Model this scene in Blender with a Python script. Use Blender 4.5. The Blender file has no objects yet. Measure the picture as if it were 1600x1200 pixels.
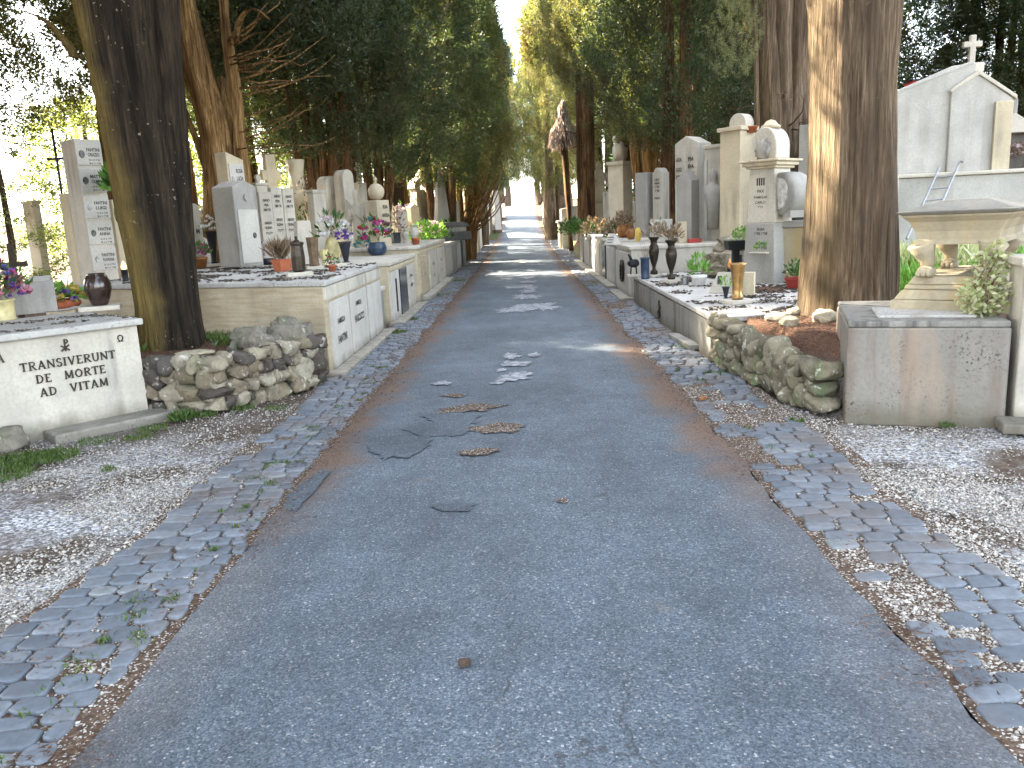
import bpy, bmesh, math, random
import numpy as np
from mathutils import Vector, Matrix, noise as mnoise
sc = bpy.context.scene
COL = sc.collection
rad = math.radians
rnd = random.Random(7)
# ------------------------------------------------------------------ camera
F, EYE = 1260.0, 1.55
PITCH, ROLL, YAW = math.atan(260/1260), rad(2.7), rad(1.2)
U = Vector((0, 0, 1)); F0 = Vector((-math.sin(YAW), math.cos(YAW), 0)); R0 = Vector((math.cos(YAW), math.sin(YAW), 0))
fw = F0*math.cos(PITCH)-U*math.sin(PITCH); u0 = F0*math.sin(PITCH)+U*math.cos(PITCH)
cu = u0*math.cos(ROLL)+R0*math.sin(ROLL); cr = R0*math.cos(ROLL)-u0*math.sin(ROLL)
CP = Vector((0, 0, EYE))
cam = bpy.data.cameras.new('camera'); camo = bpy.data.objects.new('camera', cam); COL.objects.link(camo)
M3 = Matrix((cr, cu, -fw)).transposed()
camo.matrix_world = Matrix.Translation(CP) @ M3.to_4x4()
cam.sensor_width = 36; cam.lens = F/1600*36; cam.clip_end = 3000; cam.clip_start = 0.05
sc.camera = camo
def ray(x, y): return fw+cr*((x-800)/F)-cu*((y-600)/F)
def G(px, py, z=0.0):                       # point of the photograph lying at height z
    d = ray(px, py); return CP+d*((z-EYE)/d.z)
def D(px, py, Y):                           # point of the photograph at distance Y down the lane
    d = ray(px, py); return CP+d*(Y/d.y)
def ZT(px, py, Y): return D(px, py, Y).z
def PXW(w, Y): return w*Y/F*1.01
# ------------------------------------------------------------------ light
w = bpy.data.worlds.new('World'); sc.world = w; w.use_nodes = True
nt = w.node_tree; bg = nt.nodes['Background']
sky = nt.nodes.new('ShaderNodeTexSky'); sky.sky_type = 'NISHITA'; sky.sun_disc = False
SUN_AZ, SUN_EL = rad(-62), rad(40)         # measured from the lane's direction, minus = left
sky.sun_elevation = SUN_EL; sky.sun_rotation = SUN_AZ
sky.air_density = 1.0; sky.dust_density = 2.0; sky.ozone_density = 1.0
hs_ = nt.nodes.new('ShaderNodeHueSaturation'); hs_.inputs['Saturation'].default_value = .5   # hazy winter sky
nt.links.new(sky.outputs[0], hs_.inputs['Color']); nt.links.new(hs_.outputs[0], bg.inputs[0]); bg.inputs[1].default_value = 0.15
sd = Vector((math.sin(SUN_AZ)*math.cos(SUN_EL), math.cos(SUN_AZ)*math.cos(SUN_EL), math.sin(SUN_EL)))
sl = bpy.data.lights.new('sun', 'SUN'); so = bpy.data.objects.new('sun', sl); COL.objects.link(so)
sl.energy = 5.0; sl.angle = rad(0.5); sl.color = (1, 0.9, 0.72)
so.rotation_euler = (-sd).to_track_quat('-Z', 'Y').to_euler()
so.location = (0, 0, 30)
sc.view_settings.view_transform = 'Standard'; sc.view_settings.look = 'None'
sc.view_settings.exposure = 3.78; sc.view_settings.gamma = 1
try:
    sc.cycles.use_denoising = True; sc.cycles.max_bounces = 6; sc.cycles.diffuse_bounces = 4
    sc.cycles.transmission_bounces = 4; sc.cycles.caustics_reflective = False; sc.cycles.caustics_refractive = False
    sc.cycles.sample_clamp_indirect = 6
except Exception: pass
# ------------------------------------------------------------------ node helpers
class NB:
    def __init__(s, name):
        s.m = bpy.data.materials.new(name); s.m.use_nodes = True
        s.t = s.m.node_tree; s.n = s.t.nodes; s.b = s.n['Principled BSDF']; s.out = s.n['Material Output']
        s.geo = s.n.new('ShaderNodeNewGeometry'); s.pos = s.geo.outputs['Position']; s.isl = s.geo.outputs['Random Per Island']
        s.b.inputs['Specular IOR Level'].default_value = 0.3
    def L(s, a, b): s.t.links.new(a, b)
    def put(s, sock, v):
        if hasattr(v, 'is_linked'): s.L(v, sock)
        elif isinstance(v, (tuple, list)):
            sock.default_value = (*v, 1) if len(v) == 3 and sock.type == 'RGBA' else v
        else: sock.default_value = v
    def map(s, scale, src=None, rot=(0, 0, 0), loc=(0, 0, 0)):
        m = s.n.new('ShaderNodeMapping'); s.L(src or s.pos, m.inputs[0])
        m.inputs['Scale'].default_value = scale; m.inputs['Rotation'].default_value = rot; m.inputs['Location'].default_value = loc
        return m.outputs[0]
    def noise(s, scale, detail=4, src=None, rough=.55, dist=0):
        t = s.n.new('ShaderNodeTexNoise'); s.L(src or s.pos, t.inputs['Vector'])
        t.inputs['Scale'].default_value = scale; t.inputs['Detail'].default_value = detail; t.inputs['Roughness'].default_value = rough
        t.inputs['Distortion'].default_value = dist
        return t.outputs['Fac']
    def voro(s, scale, feat='F1', src=None, out='Color'):
        t = s.n.new('ShaderNodeTexVoronoi'); t.feature = feat; s.L(src or s.pos, t.inputs['Vector'])
        t.inputs['Scale'].default_value = scale
        return t.outputs[out]
    def ramp(s, fac, stops, interp='LINEAR'):
        r = s.n.new('ShaderNodeValToRGB'); s.put(r.inputs[0], fac); e = r.color_ramp; e.interpolation = interp
        while len(e.elements) < len(stops): e.elements.new(.5)
        for k, (p, c) in zip(e.elements, stops):
            k.position = p; k.color = (c, c, c, 1) if isinstance(c, (int, float)) else (*c, 1)
        return r.outputs[0]
    def mix(s, fac, a, b, mode='MIX'):
        x = s.n.new('ShaderNodeMix'); x.data_type = 'RGBA'; x.blend_type = mode
        s.put(x.inputs[0], fac); s.put(x.inputs[6], a); s.put(x.inputs[7], b); return x.outputs[2]
    def math(s, op, a, b=0.0, clamp=False):
        x = s.n.new('ShaderNodeMath'); x.operation = op; x.use_clamp = clamp
        s.put(x.inputs[0], a); s.put(x.inputs[1], b); return x.outputs[0]
    def sep(s, src=None):
        x = s.n.new('ShaderNodeSeparateXYZ'); s.L(src or s.pos, x.inputs[0]); return x.outputs
    def bump(s, h, strength=.3, dist=.01):
        b = s.n.new('ShaderNodeBump'); s.put(b.inputs['Height'], h); b.inputs['Strength'].default_value = strength
        b.inputs['Distance'].default_value = dist; s.L(b.outputs[0], s.b.inputs['Normal'])
    def done(s, col, rough=.75, metal=0.0, spec=None):
        s.put(s.b.inputs['Base Color'], col); s.put(s.b.inputs['Roughness'], rough); s.put(s.b.inputs['Metallic'], metal)
        if spec is not None: s.b.inputs['Specular IOR Level'].default_value = spec
        return s.m
MAT = {}
def stone(name, col, stain=.45, stain_col=(.1, .095, .085), streak=(7, 7, .7), band=False, spots=0.0, warm=None, bump=.25):
    b = NB(name)
    n1 = b.noise(2.2, 5); n2 = b.noise(38, 3)
    c = b.mix(b.ramp(n1, [(.3, 0.), (.75, 1.)]), tuple(x*1.06 for x in col), tuple(x*.74 for x in col))
    if band:
        bn = b.noise(1, 4, b.map((3, 3, 34)))
        c = b.mix(b.ramp(bn, [(.42, 0.), (.7, .75)]), c, tuple(x*y for x, y in zip(col, (.62, .55, .43))))
    c = b.mix(b.ramp(n2, [(.35, .35), (.6, 0.)]), c, tuple(x*.62 for x in col))
    st = b.noise(1, 5, b.map(streak)); big = b.noise(.9, 3)
    f = b.math('MULTIPLY', b.ramp(st, [(.5, 0.), (.72, 1.)]), b.ramp(big, [(.38, 0.), (.68, 1.)]))
    c = b.mix(b.math('MULTIPLY', f, stain*1.6, True), c, stain_col)
    if spots:
        v = b.noise(55, 4); c = b.mix(b.math('MULTIPLY', b.ramp(v, [(.56, 0.), (.66, 1.)]), b.math('MULTIPLY', b.ramp(b.noise(2.6, 4), [(.42, 0.), (.62, 1.)]), spots), True), c, (.035, .032, .028))
    if warm: c = b.mix(b.ramp(b.noise(1, 4, b.map((5, 5, .9), loc=(3, 1, 0))), [(.55, 0.), (.75, .8)]), c, warm)
    P = b.sep(); sp_ = b.math('MULTIPLY', b.math('SUBTRACT', b.math('ADD', .06, b.math('MULTIPLY', b.noise(7, 4), .22)), P[2]), 7.0, True)   # splashed earth along the foot
    c = b.mix(b.math('MULTIPLY', sp_, .7), c, (.10, .085, .055))
    b.bump(b.math('ADD', n2, b.noise(120, 2)), bump, .004)
    MAT[name] = b.done(c, .78); return b.m
def plain(name, col, rough=.5, metal=0.0, var=.25, spec=None):
    b = NB(name)
    c = b.mix(b.ramp(b.noise(14, 4), [(.3, 0.), (.7, 1.)]), tuple(min(1, x*(1+var*.5)) for x in col), tuple(x*(1-var) for x in col))
    b.bump(b.noise(60, 3), .08, .003)
    MAT[name] = b.done(c, rough, metal, spec); return b.m
def leafy(name, cols, trans=.4, tcol=None, brown=None, objvar=True):
    b = NB(name)
    c = b.ramp(b.isl, [(i/(len(cols)-1), x) for i, x in enumerate(cols)])
    if brown:
        f = b.ramp(b.noise(.9, 4), [(.52, 0.), (.68, .85)])
        c = b.mix(f, c, brown)
    if objvar:
        oi = b.n.new('ShaderNodeObjectInfo'); hs = b.n.new('ShaderNodeHueSaturation')
        b.L(c, hs.inputs['Color']); b.put(hs.inputs['Value'], b.math('ADD', b.math('MULTIPLY', oi.outputs['Random'], .5), .75)); c = hs.outputs[0]
    d = b.n.new('ShaderNodeBsdfDiffuse'); t = b.n.new('ShaderNodeBsdfTranslucent'); m = b.n.new('ShaderNodeMixShader')
    b.L(c, d.inputs[0]); tc = b.mix(1.0, c, tcol or (1.5, 1.35, .6), 'MULTIPLY'); b.L(tc, t.inputs[0])
    g = b.n.new('ShaderNodeBsdfGlossy'); g.inputs['Roughness'].default_value = .5; g.inputs[0].default_value = (.5, .5, .5, 1)
    m2 = b.n.new('ShaderNodeMixShader'); m2.inputs[0].default_value = .05
    m.inputs[0].default_value = trans; b.L(d.outputs[0], m.inputs[1]); b.L(t.outputs[0], m.inputs[2])
    b.L(m.outputs[0], m2.inputs[1]); b.L(g.outputs[0], m2.inputs[2]); b.L(m2.outputs[0], b.out.inputs[0])
    MAT[name] = b.m; return b.m
def bark(name, dark, mid, light, moss=0.0, spots=0.0):
    b = NB(name)
    tc = b.n.new('ShaderNodeTexCoord').outputs['Object']
    fib = b.noise(1, 6, b.map((26, 26, 1.5), tc), .62, .6)
    fib2 = b.noise(1, 4, b.map((70, 70, 5), tc), .6)
    big = b.noise(1, 3, b.map((3.5, 3.5, .55), tc), .5, .4)
    c = b.ramp(fib, [(.3, dark), (.5, mid), (.72, light)])
    c = b.mix(b.ramp(big, [(.35, 0.), (.65, .7)]), c, tuple(x*.85 for x in dark))
    c = b.mix(b.ramp(fib2, [(.4, .5), (.6, 0.)]), c, dark)
    kn = b.voro(1, out='Distance', src=b.map((3.2, 3.2, 1.3), tc)); c = b.mix(b.ramp(kn, [(.12, .75), (.26, 0.)]), c, dark)   # knots and old branch scars
    c = b.mix(b.ramp(b.noise(1, 5, b.map((11, 11, .45), tc), .6, .8), [(.56, 0.), (.63, .8)]), c, tuple(x*.7 for x in dark))   # dark upright streaks drawn for grooves, in the colour only
    if moss:
        g = b.noise(1, 5, b.map((4, 4, 1.2), tc))
        sx = b.sep(tc)
        so_ = b.sep(tc); sidef = b.math('MULTIPLY', b.math('ADD', b.math('ADD', so_[0], b.math('MULTIPLY', so_[2], .085)), b.math('MULTIPLY', b.math('SUBTRACT', b.noise(2.5, 4, tc), .72), .3)), -5.5, True)
        f = b.math('MULTIPLY', b.math('ADD', b.ramp(g, [(.3, 0.), (.7, .7)]), .45), b.math('MULTIPLY', sidef, moss*1.3, True), True)
        c = b.mix(f, c, (.19, .135, .042))
    if spots:
        z = b.noise(1.6, 2, tc)
        f = b.math('MULTIPLY', b.ramp(b.noise(24, 3, tc), [(.66, 0.), (.7, 1.)]), b.ramp(z, [(.5, 0.), (.6, 1.)]))
        c = b.mix(b.math('MULTIPLY', f, spots, True), c, (.38, .33, .22))
    b.bump(b.math('ADD', b.math('MULTIPLY', fib, 1.0), b.math('MULTIPLY', fib2, .35)), 1.0, .055)
    MAT[name] = b.done(c, .9, 0, .15); return b.m
# ------------------------------------------------------------------ materials
stone('white_marble', (.49, .445, .365), .5, band=False)
stone('travertine', (.48, .40, .275), .30, band=True)
stone('cream_stone', (.51, .43, .295), .35)
stone('grey_stone', (.33, .31, .275), .5)
stone('plaque_marble', (.48, .45, .395), .15, bump=.1)
stone('old_concrete', (.23, .215, .185), 1.0, (.06, .055, .048), (9, 9, .9), spots=.5)
stone('pitted_concrete', (.21, .19, .16), .8, (.12, .07, .045), (6, 6, .5), spots=1.0, warm=(.26, .19, .13), bump=.5)
stone('sarcophagus_stone', (.37, .31, .205), .55, (.09, .075, .05), (5, 5, 2), warm=(.34, .23, .08), bump=.4)
stone('lid_stone', (.23, .215, .18), .6, (.10, .085, .06), (6, 6, 6), spots=1.0)
stone('slab_litter', (.43, .41, .37), .6, (.16, .11, .075), (6, 6, 6), spots=1.0)
stone('dark_stone', (.085, .08, .078), .5, (.03, .03, .03))
stone('wall_plaster', (.42, .40, .355), .85, (.22, .2, .17), (4, 4, .35), spots=.25)
plain('granite', (.035, .038, .045), .18, 0, .5)
plain('bronze_dark', (.045, .035, .025), .4, .7, .4)
plain('bronze_gold', (.36, .22, .085), .35, .75, .35)
plain('black_iron', (.012, .012, .014), .45, .2, .3)
plain('dark_pot', (.02, .022, .03), .3, 0, .4)
plain('navy_pot', (.03, .05, .085), .3, 0, .4)
plain('purple_pot', (.045, .03, .06), .35, 0, .4)
plain('terracotta', (.36, .105, .045), .75, 0, .3)
plain('red_plastic', (.33, .04, .03), .5, 0, .2)
plain('copper_brown', (.26, .11, .035), .45, .1, .4)
plain('white_glaze', (.70, .69, .66), .3, 0, .1)
plain('beige_ceramic', (.52, .44, .22), .4, 0, .35)
plain('brown_glaze', (.04, .025, .02), .12, 0, .5, .6)
plain('wood_brown', (.13, .085, .045), .7, 0, .4)
plain('dark_wood', (.05, .032, .02), .75, 0, .4)
plain('steel_grey', (.22, .22, .22), .4, .6, .2)
plain('letter_dark', (.035, .032, .03), .5, .3, .2)
plain('photo_dark', (.10, .095, .09), .3, 0, .9)
plain('photo_light', (.42, .40, .38), .3, 0, .5)
plain('white_paint', (.78, .79, .80), .25, 0, .05)
plain('glass_dark', (.02, .025, .03), .05, 0, .1, .6)
plain('rubber', (.015, .015, .015), .8, 0, .1)
plain('dry_straw', (.30, .245, .185), .9, 0, .45)
plain('blue_paper', (.35, .45, .7), .6, 0, .3)
plain('yellow_wax', (.55, .38, .08), .5, 0, .2)
plain('orange_glow', (.8, .3, .08), .5, 0, .2)
for nm, c in dict(petal_white=(.72, .68, .66), petal_pink=(.62, .22, .30), petal_pale=(.66, .50, .52), petal_red=(.50, .02, .035), petal_magenta=(.45, .03, .22),
                  petal_purple=(.16, .06, .34), petal_teal=(.08, .32, .30), petal_yellow=(.60, .42, .05), petal_dry=(.30, .21, .15), petal_blue=(.09, .10, .26)).items():
    g_ = sum(c)/3; c = tuple(x*.8+g_*.2*.8 for x in c)
    leafy(nm, [tuple(x*.65 for x in c), c, tuple(min(.85, x*1.25) for x in c)], .3, (1, 1, 1), objvar=False)
leafy('leaf_green', [(.02, .06, .018), (.05, .12, .03), (.09, .17, .04)], .35, objvar=False)
leafy('leaf_bright', [(.08, .20, .03), (.14, .30, .05), (.22, .36, .09)], .4, (1.2, 1.2, .6), objvar=False)
leafy('leaf_pale_lit', [(.26, .33, .12), (.46, .48, .26), (.62, .60, .42)], .4, (1.1, 1.1, .7), objvar=False)  # pale leaves with direct sunlight put into the colour
leafy('leaf_dry', [(.12, .08, .05), (.22, .16, .10), (.32, .25, .17)], .3, (1.1, 1, .8), objvar=False)
leafy('grass_blades', [(.035, .075, .015), (.07, .13, .025), (.13, .18, .05)], .4, objvar=False)
leafy('cypress_dark', [(.030, .052, .026), (.048, .078, .036), (.074, .105, .048), (.11, .12, .055)], .36, (1.5, 1.4, .6), (.085, .065, .032))
leafy('cypress_olive', [(.06, .08, .034), (.10, .12, .048), (.15, .16, .07), (.20, .19, .10)], .5, (1.6, 1.45, .7), (.12, .085, .04))
leafy('broad_green', [(.09, .12, .045), (.15, .18, .07), (.22, .23, .11)], .5, (1.5, 1.45, .6))
leafy('far_green_haze', [(.03, .06, .045), (.05, .09, .06), (.075, .12, .08)], .35, (1.3, 1.4, .8))  # distance haze put into the colour as a bluish shift
leafy('ivy_lit', [(.10, .13, .06), (.18, .20, .10), (.30, .30, .18)], .4, objvar=False)  # brighter green carries the sunlight on the hanging clump in its colour
leafy('thatch', [(.20, .155, .125), (.30, .24, .20), (.40, .33, .27)], .3, (1, .9, .8), objvar=False)
leafy('litter_grey', [(.035, .028, .022), (.08, .062, .045), (.13, .10, .07), (.05, .04, .033)], .1, (1, 1, 1), objvar=False)
leafy('needles', [(.05, .028, .018), (.10, .055, .034), (.16, .095, .058), (.06, .04, .03)], .1, (1, 1, 1), objvar=False)
bark('bark_mossy', (.013, .010, .007), (.042, .030, .019), (.10, .072, .042), .75, .8)
bark('bark_brown', (.06, .042, .027), (.20, .14, .09), (.36, .27, .18), .12, .25)
bark('bark_red', (.04, .019, .008), (.20, .105, .045), (.43, .265, .12), 0, 0)
bark('bark_gold_lit', (.07, .035, .013), (.33, .195, .075), (.56, .38, .165), 0, 0)  # golden bark with warm bounced light brightened into its colour
# ---- ground-like materials
def m_asphalt(name, mult=1.0, worn=True):
    b = NB(name)
    v = b.voro(130); x = b.sep(v)
    c = b.ramp(x[0], [(0, tuple(.052*mult*k for k in (.80, 1, 1.18))), (.5, tuple(.092*mult*k for k in (.80, 1, 1.18))), (.9, tuple(.122*mult*k for k in (.86, 1, 1.12))), (.975, .16*mult), (1, .28*mult)])
    c2 = b.ramp(b.sep(b.voro(230))[0], [(0, .62), (.8, 1.12), (1, 1.7)])
    c = b.mix(.7, c, c2, 'MULTIPLY')
    big = b.noise(.8, 5); c = b.mix(1.0, c, b.ramp(big, [(.3, .72), (.7, 1.22)]), 'MULTIPLY')
    c = b.mix(1.0, c, b.ramp(b.noise(5, 5), [(.3, .86), (.7, 1.12)]), 'MULTIPLY')
    lg = b.noise(1, 4, b.map((2.2, .35, 1))); c = b.mix(1.0, c, b.ramp(lg, [(.3, .85), (.7, 1.12)]), 'MULTIPLY')
    if worn:
        P = b.sep()
        ex = b.math('ABSOLUTE', b.math('ADD', P[0], .07))
        e = b.math('ADD', ex, b.math('MULTIPLY', b.math('SUBTRACT', b.noise(2.2, 6), .5), .95))
        f = b.math('MULTIPLY', b.math('SUBTRACT', e, 1.01), 3.4, True)
        nd = b.ramp(b.noise(60, 3), [(.3, (.07, .04, .025)), (.6, (.17, .10, .06)), (.8, (.26, .17, .11))])
        far = b.math('MULTIPLY', b.math('SUBTRACT', P[1], 3.6), .6, True)
        c = b.mix(b.math('MULTIPLY', f, b.math('ADD', b.math('MULTIPLY', far, .7), .15), True), c, nd)
        # a few damp-looking sand stains
        s = b.ramp(b.noise(1.7, 4, b.map((1, .8, 1), loc=(5, 2, 0))), [(.68, 0.), (.76, .5)])
        c = b.mix(s, c, (.17, .13, .09))
        wv = b.n.new('ShaderNodeVectorMath'); wn = b.n.new('ShaderNodeTexNoise'); wn.inputs['Scale'].default_value = 3; wn.inputs['Detail'].default_value = 5; b.L(b.pos, wn.inputs['Vector']); ws = b.n.new('ShaderNodeVectorMath'); ws.operation = 'SCALE'; ws.inputs['Scale'].default_value = .5; b.L(wn.outputs['Color'], ws.inputs[0]); b.L(b.map((1, .6, 1)), wv.inputs[0]); b.L(ws.outputs[0], wv.inputs[1])
        cr_ = b.ramp(b.voro(1.3, 'DISTANCE_TO_EDGE', wv.outputs[0], 'Distance'), [(0, .75), (.009, 0.)])
        c = b.mix(b.math('MULTIPLY', cr_, b.ramp(b.noise(.7, 2), [(.48, 0.), (.56, 1.)])), c, (.03, .028, .027))
    d = b.voro(130, out='Distance')
    b.bump(b.math('ADD', b.math('MULTIPLY', d, -1.0), b.noise(40, 3)), .35, .005)
    MAT[name] = b.done(c, .72, 0, .3)
m_asphalt('asphalt'); m_asphalt('asphalt_dark', .84, False)
def m_ground():
    b = NB('earth')
    P = b.sep()
    dirt = b.ramp(b.noise(26, 5), [(.3, (.045, .032, .024)), (.55, (.11, .082, .06)), (.8, (.19, .15, .115))])
    peb = b.ramp(b.sep(b.voro(62))[0], [(0, .08), (.35, .2), (.7, .42), (1, .6)])
    gm = b.math('MULTIPLY', b.ramp(b.noise(1.5, 5), [(.40, 0.), (.56, 1.)]), b.math('MULTIPLY', b.math('SUBTRACT', 7.0, P[1]), .5, True))
    c = b.mix(gm, dirt, peb)
    need = b.ramp(b.noise(48, 3), [(.3, (.045, .022, .014)), (.6, (.12, .065, .04)), (.8, (.19, .12, .08))])
    bk = b.math('MULTIPLY', b.math('SUBTRACT', P[2], .2), 6.0, True)
    c = b.mix(bk, c, need)
    gr = b.math('MULTIPLY', b.ramp(b.noise(.45, 4), [(.5, 0.), (.6, 1.)]), b.math('MULTIPLY', b.math('SUBTRACT', P[1], 12.), .2, True))
    c = b.mix(gr, c, b.ramp(b.noise(20, 4), [(.3, (.03, .05, .012)), (.7, (.10, .14, .035))]))
    b.bump(b.math('ADD', b.noise(30, 5), b.math('MULTIPLY', b.voro(62, out='Distance'), -.6)), .7, .02)
    MAT['earth'] = b.done(c, .9, 0, .15)
m_ground()
def m_grit():
    b = NB('grit'); c = b.ramp(b.noise(40, 5), [(.3, (.035, .022, .015)), (.55, (.10, .065, .043)), (.8, (.2, .15, .11))])
    c = b.mix(b.ramp(b.sep(b.voro(150))[0], [(.86, 0.), (.9, 1.)]), c, (.4, .38, .34)); b.bump(b.noise(70, 4), .8, .01); MAT['grit'] = b.done(c, .9, 0, .15)
m_grit()
def m_cobble():
    b = NB('basalt')
    c = b.ramp(b.isl, [(0, (.085, .10, .117)), (.5, (.125, .143, .163)), (.85, (.155, .172, .19)), (1, (.19, .20, .20))])
    c = b.mix(b.ramp(b.noise(30, 4), [(.35, .45), (.65, 0.)]), c, (.05, .052, .055))
    P = b.sep()
    d = b.math('MULTIPLY', b.ramp(b.noise(1.4, 5), [(.5, 0.), (.66, 1.)]), .55)
    c = b.mix(d, c, (.13, .09, .06))
    b.bump(b.noise(45, 4), .35, .006); MAT['basalt'] = b.done(c, .58, 0, .4)
m_cobble()
def m_peb(name, cols, rough=.8):
    b = NB(name); c = b.ramp(b.isl, [(i/(len(cols)-1), x) for i, x in enumerate(cols)])
    MAT[name] = b.done(c, rough)
m_peb('pebble', [(.12, .10, .08), (.25, .225, .19), (.36, .335, .29), (.50, .47, .42), (.38, .335, .28), (.17, .145, .12)])
def m_rubble(name, cols, green=.5):
    b = NB(name); c = b.ramp(b.isl, [(i/(len(cols)-1), x) for i, x in enumerate(cols)], 'CONSTANT')
    n = b.noise(9, 6); c = b.mix(b.ramp(n, [(.3, .65), (.6, 0.)]), c, (.06, .05, .035))
    c = b.mix(b.ramp(b.noise(4, 5), [(.54, 0.), (.66, green)]), c, (.10, .125, .06))
    c = b.mix(b.ramp(b.noise(16, 4), [(.6, 0.), (.68, .7)]), c, (.46, .43, .36))
    b.bump(b.noise(22, 6), 1.0, .03); MAT[name] = b.done(c, .9, 0, .1)
m_rubble('rubble_left', [(.23, .195, .14), (.075, .06, .052), (.28, .24, .17), (.2, .16, .11), (.25, .225, .185), (.085, .072, .062), (.32, .28, .21), (.24, .2, .14)], .25)
m_rubble('rubble_right', [(.20, .17, .115), (.155, .135, .095), (.23, .2, .14), (.17, .155, .115)], .8)
m_rubble('pitted_rock', [(.19, .17, .135), (.16, .145, .115)], .4)
m_rubble('brown_rock', [(.25, .21, .15), (.22, .185, .13)], .3)
m_rubble('pale_rock', [(.42, .36, .25), (.46, .40, .29)], .1)
b_ = NB('road_paint'); c_ = b_.mix(b_.ramp(b_.noise(16, 5), [(.4, 0.), (.6, 1.)]), (.30, .305, .31), (.12, .127, .135)); MAT['road_paint'] = b_.done(c_, .7)
b_ = NB('flame'); b_.b.inputs['Emission Color'].default_value = (1, .45, .12, 1); b_.b.inputs['Emission Strength'].default_value = 1.2; MAT['flame'] = b_.done((.9, .5, .2), .5)
# ------------------------------------------------------------------ mesh helpers
def reg(o, kind=None, label=None, cat=None, group=None):
    if kind: o['kind'] = kind
    if label: o['label'] = label
    if cat: o['category'] = cat
    if group: o['group'] = group
    return o
def thing(name, label, cat, loc=(0, 0, 0), rz=0.0, group=None):
    o = bpy.data.objects.new(name, None); COL.objects.link(o); o.empty_display_size = .2
    o.location = loc; o.rotation_euler = (0, 0, rz); return reg(o, None, label, cat, group)
ICO = {}
def ico_base(sub):
    if sub not in ICO:
        bm = bmesh.new(); bmesh.ops.create_icosphere(bm, subdivisions=sub, radius=1)
        ICO[sub] = ([v.co.copy() for v in bm.verts], [[v.index for v in f.verts] for f in bm.faces]); bm.free()
    return ICO[sub]
class MB:
    def __init__(s): s.v = []; s.f = []
    def add(s, vs, fs):
        o = len(s.v); s.v += [tuple(v) for v in vs]; s.f += [tuple(i+o for i in f) for f in fs]; return s
    def box(s, cx, cy, z0, sx, sy, sz, rz=0.0, taper=1.0):
        c, n = math.cos(rz), math.sin(rz); vs = []
        for k, z in ((1, z0), (taper, z0+sz)):
            for a, b in ((-1, -1), (1, -1), (1, 1), (-1, 1)):
                x, y = a*sx/2*k, b*sy/2*k; vs.append((cx+x*c-y*n, cy+x*n+y*c, z))
        return s.add(vs, [(3, 2, 1, 0), (4, 5, 6, 7), (0, 1, 5, 4), (1, 2, 6, 5), (2, 3, 7, 6), (3, 0, 4, 7)])
    def plan(s, pts, z0, z1):                       # prism over a counter-clockwise plan outline
        n = len(pts); vs = [(p[0], p[1], z0) for p in pts]+[(p[0], p[1], z1) for p in pts]
        return s.add(vs, [tuple(reversed(range(n))), tuple(range(n, 2*n))]+[(i, (i+1) % n, n+(i+1) % n, n+i) for i in range(n)])
    def prof(s, pts, y0, y1):                       # outline in x,z (counter-clockwise seen from -y) extruded in y
        n = len(pts); vs = [(p[0], y0, p[1]) for p in pts]+[(p[0], y1, p[1]) for p in pts]
        return s.add(vs, [tuple(range(n)), tuple(reversed(range(n, 2*n)))]+[((i+1) % n, i, n+i, n+(i+1) % n) for i in range(n)])
    def lathe(s, pr, n=20, c=(0, 0, 0), ax=None, flute=0, fa=0.0, sq=1.0):
        vs = []; fs = []
        for r, z in pr:
            for i in range(n):
                a = 2*math.pi*i/n; q = r*(1+fa*math.cos(flute*a)) if flute else r
                vs.append((c[0]+q*math.cos(a), c[1]+q*math.sin(a)*sq, c[2]+z))
        m = len(pr)
        for k in range(m-1):
            for i in range(n): j = (i+1) % n; fs.append((k*n+i, k*n+j, (k+1)*n+j, (k+1)*n+i))
        fs.append(tuple(reversed(range(n)))); fs.append(tuple(range((m-1)*n, m*n)))
        return s.add(vs, fs)
    def tube(s, pts, radii, n=8):
        pts = [Vector(p) for p in pts]; vs = []; fs = []
        for k, p in enumerate(pts):
            t = (pts[min(k+1, len(pts)-1)]-pts[max(k-1, 0)]).normalized()
            a = t.orthogonal().normalized() if k == 0 else (a-t*a.dot(t)).normalized()
            b = t.cross(a); r = radii[k] if hasattr(radii, '__len__') else radii
            for i in range(n):
                g = 2*math.pi*i/n; vs.append(p+(a*math.cos(g)+b*math.sin(g))*r)
        for k in range(len(pts)-1):
            for i in range(n): j = (i+1) % n; fs.append((k*n+i, k*n+j, (k+1)*n+j, (k+1)*n+i))
        fs.append(tuple(reversed(range(n)))); fs.append(tuple(range((len(pts)-1)*n, len(pts)*n)))
        return s.add(vs, fs)
    def rock(s, c, r, sub=2, amp=.35, freq=1.3, seed=0, facets=0):
        vs, fs = ico_base(sub)
        if facets:
            g = random.Random(seed); vs = [v.copy() for v in vs]
            for _ in range(facets):
                n = Vector((g.gauss(0, 1), g.gauss(0, 1), g.gauss(0, 1))).normalized(); d = g.uniform(.45, .76)
                for v in vs:
                    e = v.dot(n)-d
                    if e > 0: v -= n*e
        off = Vector((seed*3.7, seed*1.3, seed*7.1)); out = []
        for v in vs:
            k = 1+amp*mnoise.noise(v*freq+off)+amp*.45*mnoise.noise(v*freq*2.7+off)+amp*.2*mnoise.noise(v*freq*6+off)
            q = Vector((math.copysign(abs(v.x)**.8, v.x), math.copysign(abs(v.y)**.8, v.y), math.copysign(abs(v.z)**.8, v.z)))*k
            out.append((c[0]+q.x*r[0], c[1]+q.y*r[1], c[2]+q.z*r[2]))
        return s.add(out, fs)
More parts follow.
